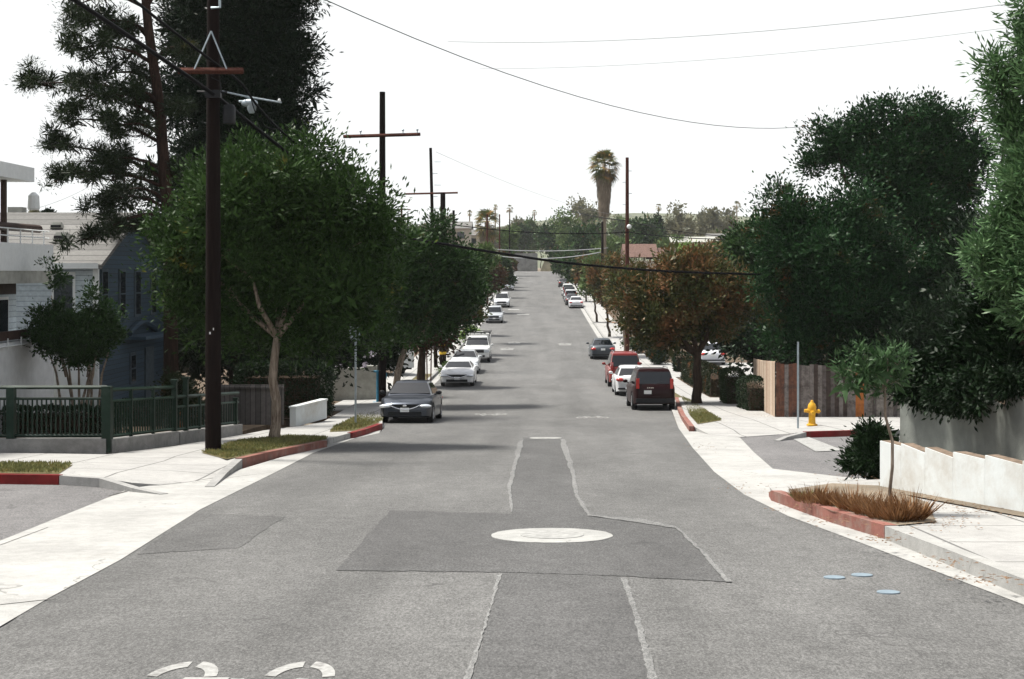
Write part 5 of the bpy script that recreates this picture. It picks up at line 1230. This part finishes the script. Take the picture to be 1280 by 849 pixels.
LB = [lob(1010, 300, Y, 62, 1, 55), lob(1060, 280, Y, 50, 1, 50), lob(985, 270, Y, 34, 1, 34), lob(1040, 350, Y, 80, .8, 60), lob(975, 330, Y, 34, 1, 50), lob(1090, 330, Y, 50, 1, 60), lob(1110, 380, Y, 60, .8, 50), lob(1000, 400, Y, 48, .8, 46), lob(1060, 420, Y, 60, .7, 40), lob(960, 300, Y, 16, 1, 20), lob(1100, 450, Y, 60, .6, 34), lob(1160, 420, Y, 60, .7, 70), lob(1170, 350, Y, 50, .8, 60)]
tree('shade_tree', (X_(1040, Y+.5), Y+.5), (X_(1045, Y), Y, Z_(400, Y)), LB[0], .32, 75000, .17, .07, M['lfbig'], M['barkd'], 'deep green tree with rusty patches hanging over the board fence', GB, lobes=LB, h=.1, clump=.6, per=70, seed=52)
Y = 76
LB = [lob(960, 300, Y, 36, 1, 26), lob(925, 312, Y, 22, 1, 20), lob(985, 330, Y, 30, 1, 40), lob(940, 340, Y, 26, 1, 30)]
tree('shade_tree', (X_(955, Y), Y), (X_(955, Y), Y, Z_(350, Y)), LB[0], .2, 9000, .28, .11, M['lf2'], M['barkd'], 'mid green tree behind the rust and green street tree, left of the big corner trees', GB, lobes=LB, h=.1, clump=.6, seed=53)
LB = [lob(960, 430, 70, 40, 1, 36), lob(1000, 440, 68, 40, 1, 40), lob(920, 420, 74, 30, 1, 30), lob(940, 385, 76, 26, 1, 24), lob(895, 395, 84, 30, 1, 24)]
tree('evergreen_tree', (X_(975, 68), 68), (X_(975, 68), 68, Z_(450, 68)), LB[0], .2, 14000, .26, .11, M['lfdark'], M['barkd'], 'low dark evergreen behind the clipped hedges on the right', GB, lobes=LB, h=.1, clump=.6, seed=54)
LB = [lob(1150, 440, 50.5, 40, .6, 50), lob(1110, 460, 53.2, 40, .4, 30), lob(1190, 440, 50, 40, .7, 60), lob(1240, 400, 52, 60, .8, 90), lob(1290, 380, 52, 60, .8, 100), lob(1215, 330, 55, 50, .8, 60)]
tree('evergreen_tree', (X_(1180, 54.5), 54.5), (X_(1180, 54), 54, Z_(440, 54)), LB[0], .25, 26000, .2, .08, M['lfdark'], M['barkd'], 'dark evergreen across the side street, seen over the grey wall', GB, lobes=LB, h=.1, clump=.5, seed=55)
# oleander at the right edge, near block
LB = [lob(1262, 310, 21.5, 32, 1, 40), lob(1215, 318, 21.6, 16, 1, 20), lob(1250, 262, 21.4, 22, 1, 26), lob(1232, 105, 21.5, 20, 1, 16), lob(1242, 150, 21.5, 22, 1, 26), lob(1222, 80, 21.5, 13, 1, 12), lob(1285, 215, 21, 36, 1, 55), lob(1300, 60, 21, 40, 1, 70), lob(1300, 330, 21, 50, 1, 60),
      lob(1200, 315, 21.5, 10, 1, 10), lob(1222, 275, 21.5, 14, 1, 11), lob(1240, 222, 21.5, 10, 1, 12), lob(1262, 8, 21, 10, 1, 14), lob(1265, 185, 21.3, 22, 1, 30), lob(1268, 50, 21.3, 16, 1, 22), lob(1235, 345, 21.8, 26, 1, 20), lob(1278, 385, 21.6, 36, 1, 30)]
LB = [(a_+.27, b_, c_, d_, e_, f_) for a_, b_, c_, d_, e_, f_ in LB]
tree('oleander_tree', (X_(1290, 22), 22.2), (X_(1290, 22), 22, Z_(380, 22)), LB[0], .11, 42000, .125, .027, M['lfole'], M['barkd'], 'tall bright-leaved oleander towering at the right edge above the grey wall', None, lobes=LB, h=.15, clump=.24, per=18, seed=61, limbs=14)
LB = [lob(1240, 410, 23, 34, 1, 40), lob(1210, 440, 23.4, 34, .8, 40), lob(1285, 430, 22.5, 50, .8, 50), lob(1185, 470, 23.6, 26, .8, 30), lob(1290, 360, 23.5, 50, .8, 60), lob(1250, 470, 22.8, 40, .7, 26)]  # oleander's shaded lower leaves, the shade put into a dark leaf colour
tree('evergreen_tree', (X_(1250, 23.4), 23.4), (X_(1250, 23.4), 23.4, Z_(450, 23.4)), LB[0], .09, 22000, .12, .04, M['lfdark'], M['barkd'], 'dark-leaved mass standing in for the shaded lower part of the oleander behind the grey wall', None, lobes=LB, h=.15, clump=.25, per=18, seed=62)
# ivy hanging over the grey wall
root = empty('wall_creeper', (X_(1185, 22.3), 22.5, zr(22.5)+.15), 'dark creeper spilling over the top of the grey stucco wall', 'plant')
lb = [lob(px, py, yy, r, .8, r2) for px, py, yy, r, r2 in ((1150, 490, 23.6, 26, 16), (1180, 492, 22.6, 22, 20), (1205, 495, 22.0, 20, 22), (1222, 505, 21.35, 7, 22), (1135, 480, 24, 20, 14), (1225, 480, 21.9, 22, 20), (1165, 470, 23.6, 40, 30), (1262, 480, 21.2, 26, 16))]
lb = [(a_-root.location.x, b_-root.location.y, c_-root.location.z, d_, e_, f_) for a_, b_, c_, d_, e_, f_ in lb]
foliage('foliage', lb, 13000, .09, .035, M['lfdark'], root, clump=.16, droop=.6)

# dry grass clumps in the planter
def tuft(x, y, r, hgt, n, mat, label, cat, group, lean=.6, name='grass_clump', h=.165, wd=.012):
    z0 = zr(y)+h; root_ = Vector((x, y, z0))
    a_ = RNG.random(n)*2*np.pi; q = RNG.random(n)**.5*r; P = np.stack([q*np.cos(a_), q*np.sin(a_), np.zeros(n)], 1)
    D = np.stack([np.cos(a_)*lean*(.3+q/r), np.sin(a_)*lean*(.3+q/r), np.ones(n)], 1)+unit(n)*.35; D[:, 2] = np.abs(D[:, 2]); D /= np.linalg.norm(D, axis=1, keepdims=True)
    U = np.cross(D, unit(n)); U /= np.linalg.norm(U, axis=1, keepdims=True); s = hgt*(.35+.95*RNG.random(n)**1.5)*(1+.3*np.sin(a_*3+x*40))
    V, Q = leaf_quads(P, D, U, s, np.full(n, wd)); o_ = fastmesh(name, V, Q, mat); o_.location = root_; return setp(o_, label, cat, group)
GD = 'dry grass clumps in the corner planter'
for px, py, r, hh, lb in ((1018, 628, .28, .26, 'wide low straw clump at the left end of the dry planter'), (1040, 632, .16, .24, 'small straw clump between the left clump and the middle ones'), (1066, 638, .20, .34, 'straw-brown clump left of the middle of the dry planter'), (1085, 643, .19, .32, 'straw-brown clump in the middle of the dry planter'),
        (1104, 648, .2, .34, 'tall straw clump around the foot of the young tree'), (1122, 651, .17, .3, 'straw clump just right of the young tree trunk'), (1140, 650, .17, .38, 'rightmost fan-shaped straw clump of the dry planter')):
    x, y = gp(px, py, .165); tuft(x, y, r*.85, hh*.78, 620, M['straw'], lb, 'grass clump', GD)
x, y = gp(1008, 622, .165); tuft(x, y, .22, .10, 400, M['grass'], 'thin green weeds at the left end of the dry planter', 'weed', None, name='weed_patch')
# parkway grass
def lawn(name, px, n, h=.16, hgt=.07, mat=None, tri=None):
    P = [gp(a_, b_, .15) for a_, b_ in px]; xs = [p[0] for p in P]; ys_ = [p[1] for p in P]; pts = []
    def inside(x, y):
        c = False
        for i in range(len(P)):
            (x1, y1), (x2, y2) = P[i], P[i-1]
            if (y1 > y) != (y2 > y) and x < (x2-x1)*(y-y1)/(y2-y1)+x1: c = not c
        return c
    rs = random.Random(len(px)+n)
    while len(pts) < n:
        x, y = rs.uniform(min(xs), max(xs)), rs.uniform(min(ys_), max(ys_))
        if inside(x, y): pts.append((x, y, zr(y)+h))
    P_ = np.array(pts); m = len(P_); D = unit(m)*.6+np.array([0, 0, 1]); D /= np.linalg.norm(D, axis=1, keepdims=True); U = np.cross(D, unit(m)); U /= np.linalg.norm(U, axis=1, keepdims=True)
    V, Q = leaf_quads(P_, D, U, hgt*(.5+RNG.random(m)), np.full(m, .022)); o_ = fastmesh(name, V, Q, mat or M['grass']); o_['kind'] = 'stuff'
    sheet('turf', px, h, M['turf']); return o_
lawn('grass', [(252, 566), (283, 574), (301, 571), (345, 561.5), (409, 549.3), (408, 547.5), (360, 546), (300, 552)], 9000)
lawn('grass', [(0, 580.5), (-200, 580.5), (-200, 592), (0, 591.5), (73, 592.5), (91, 581)], 7000)
lawn('grass', [(418, 534), (466, 508), (480, 516), (478, 527), (443, 538.5), (412, 540)], 5000, mat=M['grass2'] if 'grass2' in M else None)
lawn('grass', [(876, 529.5), (902, 525.5), (880, 512), (862, 500), (852, 496), (856, 508), (862, 519), (872, 530)], 5000)
# fallen leaves on the walks
def litter(name, px, n, seed):
    rs = random.Random(seed); V = []; 
    P = [gp(*rs.choice(px)) for _ in range(1)]
    mb = MB()
    for i in range(n):
        a_, b_, s_ = rs.choice(px); x, y = gp(a_+rs.gauss(0, s_*2.2), b_+rs.gauss(0, s_*.45), .15); z = zr(y)+.165; q = rs.uniform(0, 6.3); l = rs.uniform(.015, .038)
        mb.add([(x+l*math.cos(q), y+l*math.sin(q), z+.004), (x+l*.4*math.cos(q+1.6), y+l*.4*math.sin(q+1.6), z+.01), (x-l*math.cos(q), y-l*math.sin(q), z+.004), (x-l*.4*math.cos(q+1.6), y-l*.4*math.sin(q+1.6), z+.008)], [(0, 1, 2, 3)])
    mb.build(name, M['litter'], kind='stuff')
litter('fallen_leaves', [(1100, 676, 8), (1180, 704, 10), (1040, 652, 10), (1000, 636, 8), (930, 610, 8), (1240, 726, 10), (880, 560, 6), (1170, 655, 14), (1180, 640, 14), (1170, 655, 14), (1190, 630, 14), (1130, 612, 10), (1240, 640, 12), (1150, 620, 8), (1060, 600, 10), (890, 527, 8), (950, 515, 8), (930, 508, 6), (960, 520, 6)], 900, 5)

# ================= PALMS =================
def palm(px, Y, top, crown_hw, label, n=46, skirt=1.0, trunk_r=.28, seed=1, thatch=True, ground=.0, nb=26):
    x0 = X_(px, Y); z0 = zr(Y)+ground if Y < 345 else zr(Y); r = crown_hw*Y/F; zc = Z_(top, Y)-r*.85-z0; rs = random.Random(seed)
    root = empty('palm_tree', (x0, Y, z0), label, 'palm tree', 'palm trees above the roofs')
    t = MB(); t.tube([(0, 0, -.2), (.05, 0, zc*.5), (0, 0, zc)], [trunk_r*1.3, trunk_r, trunk_r*.9], 12); t.build('trunk', M['thatch'], root, smooth=True)
    V = []; Q = []
    def blade(o_, d, ln, wd, nseg, droop, fan=9):
        # a fan palm leaf: stalk, then blades spreading
        d = d.normalized(); s = d.cross(Vector((0, 0, 1)));
        if s.length < .1: s = Vector((1, 0, 0))
        s.normalize(); u = s.cross(d); q_ = rs.uniform(-.45, .45); s = s*math.cos(q_)+u*math.sin(q_)
        h_ = o_+d*ln*.42
        k = len(V); V.extend([o_+s*.03, o_-s*.03, h_-s*.03, h_+s*.03]); Q.append((k, k+1, k+2, k+3))
        for i in range(fan):
            a_ = (i/(fan-1)-.5)*2.3; dd = (d*math.cos(a_)+s*math.sin(a_)); tip = h_+dd*ln*.62+Vector((0, 0, -droop*ln*rs.uniform(.5, 1.2)))
            m_ = h_+dd*ln*.32; ww = (s*math.cos(a_)-d*math.sin(a_))*wd
            k = len(V); V.extend([h_, m_+ww, tip, m_-ww]); Q.append((k, k+1, k+2, k+3))
    for i in range(n):
        el = rs.uniform(-.95, 1.45); az = rs.uniform(0, 6.283); d = Vector((math.cos(az)*math.cos(el), math.sin(az)*math.cos(el), math.sin(el)))
        blade(Vector((0, 0, zc-.25*r+.25*r*math.sin(el))), d, r*rs.uniform(.85, 1.2), r*.04, 3, .22)
    fastmesh('fronds', np.array([tuple(v) for v in V]), np.array(Q), M['frond'], root)
    if thatch:
        V = []; Q = []; zl = r*2.2*skirt
        for i in range(nb*60):
            z = zc-.3*r-rs.random()**.9*zl; az = rs.uniform(0, 6.283); rr = trunk_r+r*.42*(1-.55*(zc-z)/zl)*rs.uniform(.5, 1)
            o_ = Vector((rr*math.cos(az), rr*math.sin(az), z)); dn = Vector((math.cos(az)*.12, math.sin(az)*.12, -1)); ln = rs.uniform(.5, 1.0)*r*.5; s = Vector((-math.sin(az), math.cos(az), 0))*r*.045
            k = len(V); V.extend([o_, o_+dn*ln*.5+s, o_+dn*ln, o_+dn*ln*.5-s]); Q.append((k, k+1, k+2, k+3))
        fastmesh('thatch', np.array([tuple(v) for v in V]), np.array(Q), M['thatch'], root)
    return root
palm(755, 200, 187, 21, 'tall fan palm with thick thatch skirt above the right-hand trees', n=72, skirt=1.15, seed=2, nb=40)
palm(608.5, 230, 261, 18, 'shorter shaggy fan palm behind the reddish utility pole', n=64, skirt=1.9, seed=3, trunk_r=.4, nb=40)
for px, Y, top, hw, lb in ((921, 620, 251, 6, 'distant palm on the skyline left of the big corner trees'), (944, 640, 257, 4, 'faint low palm nearest the big corner trees'), (637, 560, 256, 5, 'faint palm just right of the shaggy left palm'), (619, 600, 255, 4, 'faint thin palm directly above the shaggy left palm'), (587, 620, 262, 4, 'faint palm between the short dark pole and the left palm'), (823, 600, 254, 5, 'distant palm right of the slender pole'), (668, 640, 262, 4, 'faint palm over the far end of the street')):
    palm(px, Y, top, hw, lb, n=26, thatch=False, seed=px, trunk_r=.3)

# ================= BACKGROUND TREES =================
bgt = [ # px, Y, top, bottom, half width, material, label
 (712, 330, 262, 345, 27, 'lffar', 'broad mid green tree left of the tall palm'), (735, 300, 268, 340, 26, 'lf2', 'dense green tree directly below the tall palm'), (690, 370, 268, 335, 20, 'lf2', 'rounded green tree at the right of the road end'),
 (735, 420, 243, 300, 26, 'lffar2', 'airy grey-green eucalyptus crown behind the tall palm'), (765, 240, 292, 345, 28, 'lffar', 'green tree between tall palm and slender pole'), (805, 300, 272, 325, 26, 'lf2', 'dark round tree right of the slender pole'),
 (822, 330, 268, 320, 7, 'lfdark', 'narrow dark cypress on the right skyline'), (850, 420, 250, 310, 22, 'lffar2', 'tall airy eucalyptus on the right skyline'), (888, 440, 256, 312, 15, 'lffar2', 'second airy eucalyptus on the right skyline'), (911, 450, 262, 310, 14, 'lffar2', 'third paler eucalyptus near the distant palm'),
 (870, 200, 298, 345, 26, 'lflime', 'bright lime-green tree above the rust street trees'), (840, 260, 290, 330, 22, 'lffar', 'olive green tree behind the tiled roof'), (905, 170, 292, 345, 30, 'lfbrown', 'olive brown tree right of the lime-green one'), (935, 130, 268, 330, 28, 'lf2', 'green tree beside the pale stub pole at the right'),
 (735, 210, 318, 352, 16, 'lffar', 'low light green tree behind the right row of cars'), (880, 560, 262, 300, 12, 'lffar2', 'far pale tree between the eucalyptuses'), (780, 520, 270, 300, 18, 'lffar', 'far hazy tree behind the slender pole'), 
 (652, 420, 280, 319, 15, 'lf2', 'dark green tree left of the road end'), (636, 300, 282, 322, 13, 'lffar', 'green tree beside the grey distant pole'), (665, 430, 275, 325, 12, 'lffar', 'hazy tall tree over the road end'), (648, 520, 272, 310, 14, 'lffar2', 'pale far tree left over the road end'),
 (676, 600, 282, 315, 8, 'lffar2', 'small hazy tree in the gap over the road end'), (590, 260, 290, 335, 18, 'lffar', 'light green tree left of the shaggy palm'), (570, 210, 285, 330, 20, 'lf2', 'green tree under the short dark pole'), (555, 420, 262, 310, 12, 'lffar2', 'pale airy tree right of the leaning pole'), (510, 190, 275, 320, 18, 'lffar', 'green treetop below the thin far poles'),
 (532, 130, 285, 325, 22, 'lf2', 'green treetop below the leaning pole'), (60, 90, 262, 300, 10, 'lfdark', 'small dark treetop over the ridge of the blue house'), (42, 90, 258, 300, 8, 'lffar2', 'pale treetop behind the roof canopy'),
]
for i, (px, Y, tp, bt, hw, m_, lb) in enumerate(bgt):
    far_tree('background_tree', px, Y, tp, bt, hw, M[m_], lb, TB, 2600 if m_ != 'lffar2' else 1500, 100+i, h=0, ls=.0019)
# more far trees closing the view at both sides and behind
rs = random.Random(77)
cnt = 0
for i in range(34):
    Y = rs.uniform(380, 700); px = rs.uniform(520, 1000)
    if 655 < px < 690: continue
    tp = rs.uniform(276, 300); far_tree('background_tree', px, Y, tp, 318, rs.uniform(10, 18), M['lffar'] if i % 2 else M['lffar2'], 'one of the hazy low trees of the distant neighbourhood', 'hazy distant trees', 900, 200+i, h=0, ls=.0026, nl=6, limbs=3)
# ================= FAR END OF THE STREET =================
mb = MB(); mb.box((-5.4, 0, 1.5), (14, .4, 6.0)); ob = mb.build('retaining_wall', M['endwall'] if 'endwall' in M else M['stuccog'], label='grey block wall closing the end of the street', cat='wall'); ob.location = (-.8, 357, zr(357))
mb = MB(); mb.box((0, 3, .9), (16, 6, 4.2), taper=.8); ob = mb.build('slope_bank', M['bank'] if 'bank' in M else M['dry'], kind='structure'); ob.location = (9.0, 357, zr(357))
hr = empty('tile_roof_house', (X_(806, 150), 150, zr(150)), 'house with reddish tiled roof behind the rust street trees', 'house')
def gable(cx, w_, d_, ze, zr_, mat, nm, par):
    mb = MB(); vs = [(cx-w_/2, -d_/2, ze), (cx+w_/2, -d_/2, ze), (cx+w_/2, d_/2, ze), (cx-w_/2, d_/2, ze), (cx-w_/2, 0, zr_), (cx+w_/2, 0, zr_)]
    mb.add(vs, [(0, 1, 5, 4), (2, 3, 4, 5), (0, 4, 3), (1, 2, 5), (0, 3, 2, 1)]); return mb.build(nm, mat, par)
zB = zr(150)
mb = MB(); mb.box((0, 0, 3.3), (4.6, 5.5, 6.6)); mb.build('wall', M['cream'], hr)
gable(-.6, 3.6, 6.5, Z_(322, 150)-zB, Z_(305, 150)-zB, M['tile'], 'roof', hr); gable(1.6, 2.6, 5, Z_(324, 150)-zB, Z_(310, 150)-zB, M['tile'], 'roof', hr)
mb = MB(); mb.box((2.9, -1, Z_(313, 150)-zB), (.5, .5, 1.6)); mb.build('chimney', M['cream'], hr)
for i, (px, Y, tp, wd_, lb) in enumerate(((566, 200, 277, 5, 'small dark-roofed house behind the short dark pole'), (585, 240, 287, 4, 'pale low house between the pole and the left palm'), (866, 260, 296, 8, 'pale house half hidden under the skyline eucalyptus'), (905, 380, 292, 9, 'distant white house on the right slope'))):
    z = zr(Y); hh = Z_(tp, Y)-z; r0_ = empty('distant_house', (X_(px, Y), Y, z), lb, 'house', 'distant houses among the trees')
    mb = MB(); mb.box((0, 0, (hh-1)/2), (wd_, 5, hh-1)); mb.build('wall', M['cream'], r0_); gable(0, wd_+.6, 6, hh-1.05, hh, M['shingle'] if i != 2 else M['stuccog'], 'roof', r0_)
    for s in (-1, 1):
        mb = MB(); mb.box((s*wd_*.25, -2.52, hh-2.0), (1.0, .06, .9)); mb.build('window', M['dglass'], r0_)
# pale gatepost and blocks beside the right walk
for px, Y, hh, lb in ((818, 118, 1.9, 'left pale gate pillar beyond the right bush'), (826, 116, 1.7, 'right pale gate pillar beyond the right bush')):
    mb = MB(); mb.box((0, 0, hh/2), (.35, .35, hh)); mb.box((0, 0, hh+.04), (.45, .45, .08)); ob = mb.build('gate_pillar', M['cream'], label=lb, cat='pillar', group='gate pillars'); ob.location = (X_(px, Y), Y, zr(Y)+.1)
mb = MB(); mb.tube([(0, 0, 0), (0, 0, 7.2)], [.16, .13], 8); ob = mb.build('stub_pole', M['cream'], label='pale stub pole among the treetops left of the corner trees', cat='pole'); ob.location = (X_(973, 110), 110, Z_(272, 110)-7.2)

# ================= CABLES =================
def cable(pts, r, mat, label, group=None, sub=6, smooth=True):
    """pts (px,py,Y) along the cable"""
    P = [Vector((X_(a_, c_), c_, Z_(b_, c_))) for a_, b_, c_ in pts]
    if len(P) > 2:
        out = []
        for i in range(len(P)-1):
            p0, p1, p2, p3 = P[max(i-1, 0)], P[i], P[i+1], P[min(i+2, len(P)-1)]
            for k in range(sub):
                t = k/sub; out.append(.5*((2*p1)+(p2-p0)*t+(2*p0-5*p1+4*p2-p3)*t*t+(3*p1-p0-3*p2+p3)*t**3))
        out.append(P[-1]); P = out
    o_ = P[0]; mb = MB(); mb.tube([p-o_ for p in P], r, 6); ob = mb.build('overhead_cable', M[mat], smooth=True, label=label, cat='cable', group=group); ob.location = o_; return ob
def sagc(a_, b_, sag, r, mat, label, n=16):
    A_ = Vector((X_(a_[0], a_[2]), a_[2], Z_(a_[1], a_[2]))); B_ = Vector((X_(b_[0], b_[2]), b_[2], Z_(b_[1], b_[2])))
    mb = MB(); mb.tube([(B_-A_)*(i/n)+Vector((0, 0, -4*sag*(i/n)*(1-i/n))) for i in range(n+1)], r, 5); ob = mb.build('overhead_cable', M[mat], smooth=True, label=label, cat='cable', group='overhead wires'); ob.location = A_; return ob
cable([(20, -48, 22), (93, 0, 24.5), (180, 58, 27.5), (268, 119, 31), (320, 160, 33.3), (375, 205, 36), (430, 258, 40), (500, 294, 44), (560, 306, 46), (640, 319, 48), (720, 330, 50), (830, 339, 53), (945, 343, 56), (1050, 345, 58), (1120, 346, 60)], .044, 'wire', 'thick black cable sweeping from the top left past the pole and across the street')
cable([(80, -75, 24), (165, -2, 27), (215, 38, 29), (270, 80, 31), (300, 103, 32.2), (322, 133, 33.4), (345, 158, 34.8), (368, 178, 36), (400, 205, 38)], .03, 'wire', 'thinner looping black cable passing behind the crossarm of the near left pole')
cable([(313, 120, 33), (320, 142, 33.3), (335, 160, 34), (352, 160, 34.6)], .014, 'wire', 'short slack jumper wire below the street lamp')
sagc((380, -12, 30), (1010, 158, 60), 1.0, .011, 'wire', 'thin wire slanting down the sky to the tallest corner tree')
sagc((560, 52, 40), (1420, -18, 26), .35, .008, 'wiregrey', 'upper faint wire crossing the sky to the top right')
sagc((600, 86, 44), (1420, 12, 28), .3, .006, 'wiregrey', 'lower faint wire crossing the sky to the right')
sagc((545, 278, 88), (790, 290, 95), .35, .03, 'wire', 'dark wire from the leaning left pole across to the slender right pole')
sagc((784, 290, 95), (1010, 296, 80), .3, .03, 'wire', 'dark wire from the slender right pole into the right-hand trees')
sagc((700, 259, 150), (784, 276, 95), .2, .035, 'wire', 'short dark wire slanting down to the slender pole lamp')
sagc((784, 276, 95), (960, 298, 75), .25, .025, 'wire', 'dark wire from the lamp of the slender pole down to the right')
sagc((609, 311, 185), (760, 310, 180), .35, .05, 'wiregrey', 'upper pale wire across the far street')
sagc((609, 318, 184), (753, 315, 180), .7, .06, 'wiregrey', 'lower pale wire across the far street')
sagc((545, 190, 92), (784, 270, 200), .8, .012, 'wiregrey', 'hair-thin wire from the top of the leaning pole to the far right')
sagc((20, 266, 50), (130, 222, 56), .2, .008, 'wiregrey', 'hair-thin wire rising behind the blue house roof')
# ================= HAZE =================
mb = MB(); mb.box((0, 1340, 40), (5000, 2930, 110)); hz = mb.build('haze', None or M['wire'], kind='stuff')
hm = bpy.data.materials.new('haze'); hm.use_nodes = True; hn = hm.node_tree; hn.nodes.clear()
pv = hn.nodes.new('ShaderNodeVolumePrincipled'); pv.inputs['Color'].default_value = (.93, .96, 1, 1); pv.inputs['Density'].default_value = .00010
mo = hn.nodes.new('ShaderNodeOutputMaterial'); hn.links.new(pv.outputs[0], mo.inputs['Volume']); hz.data.materials[0] = hm
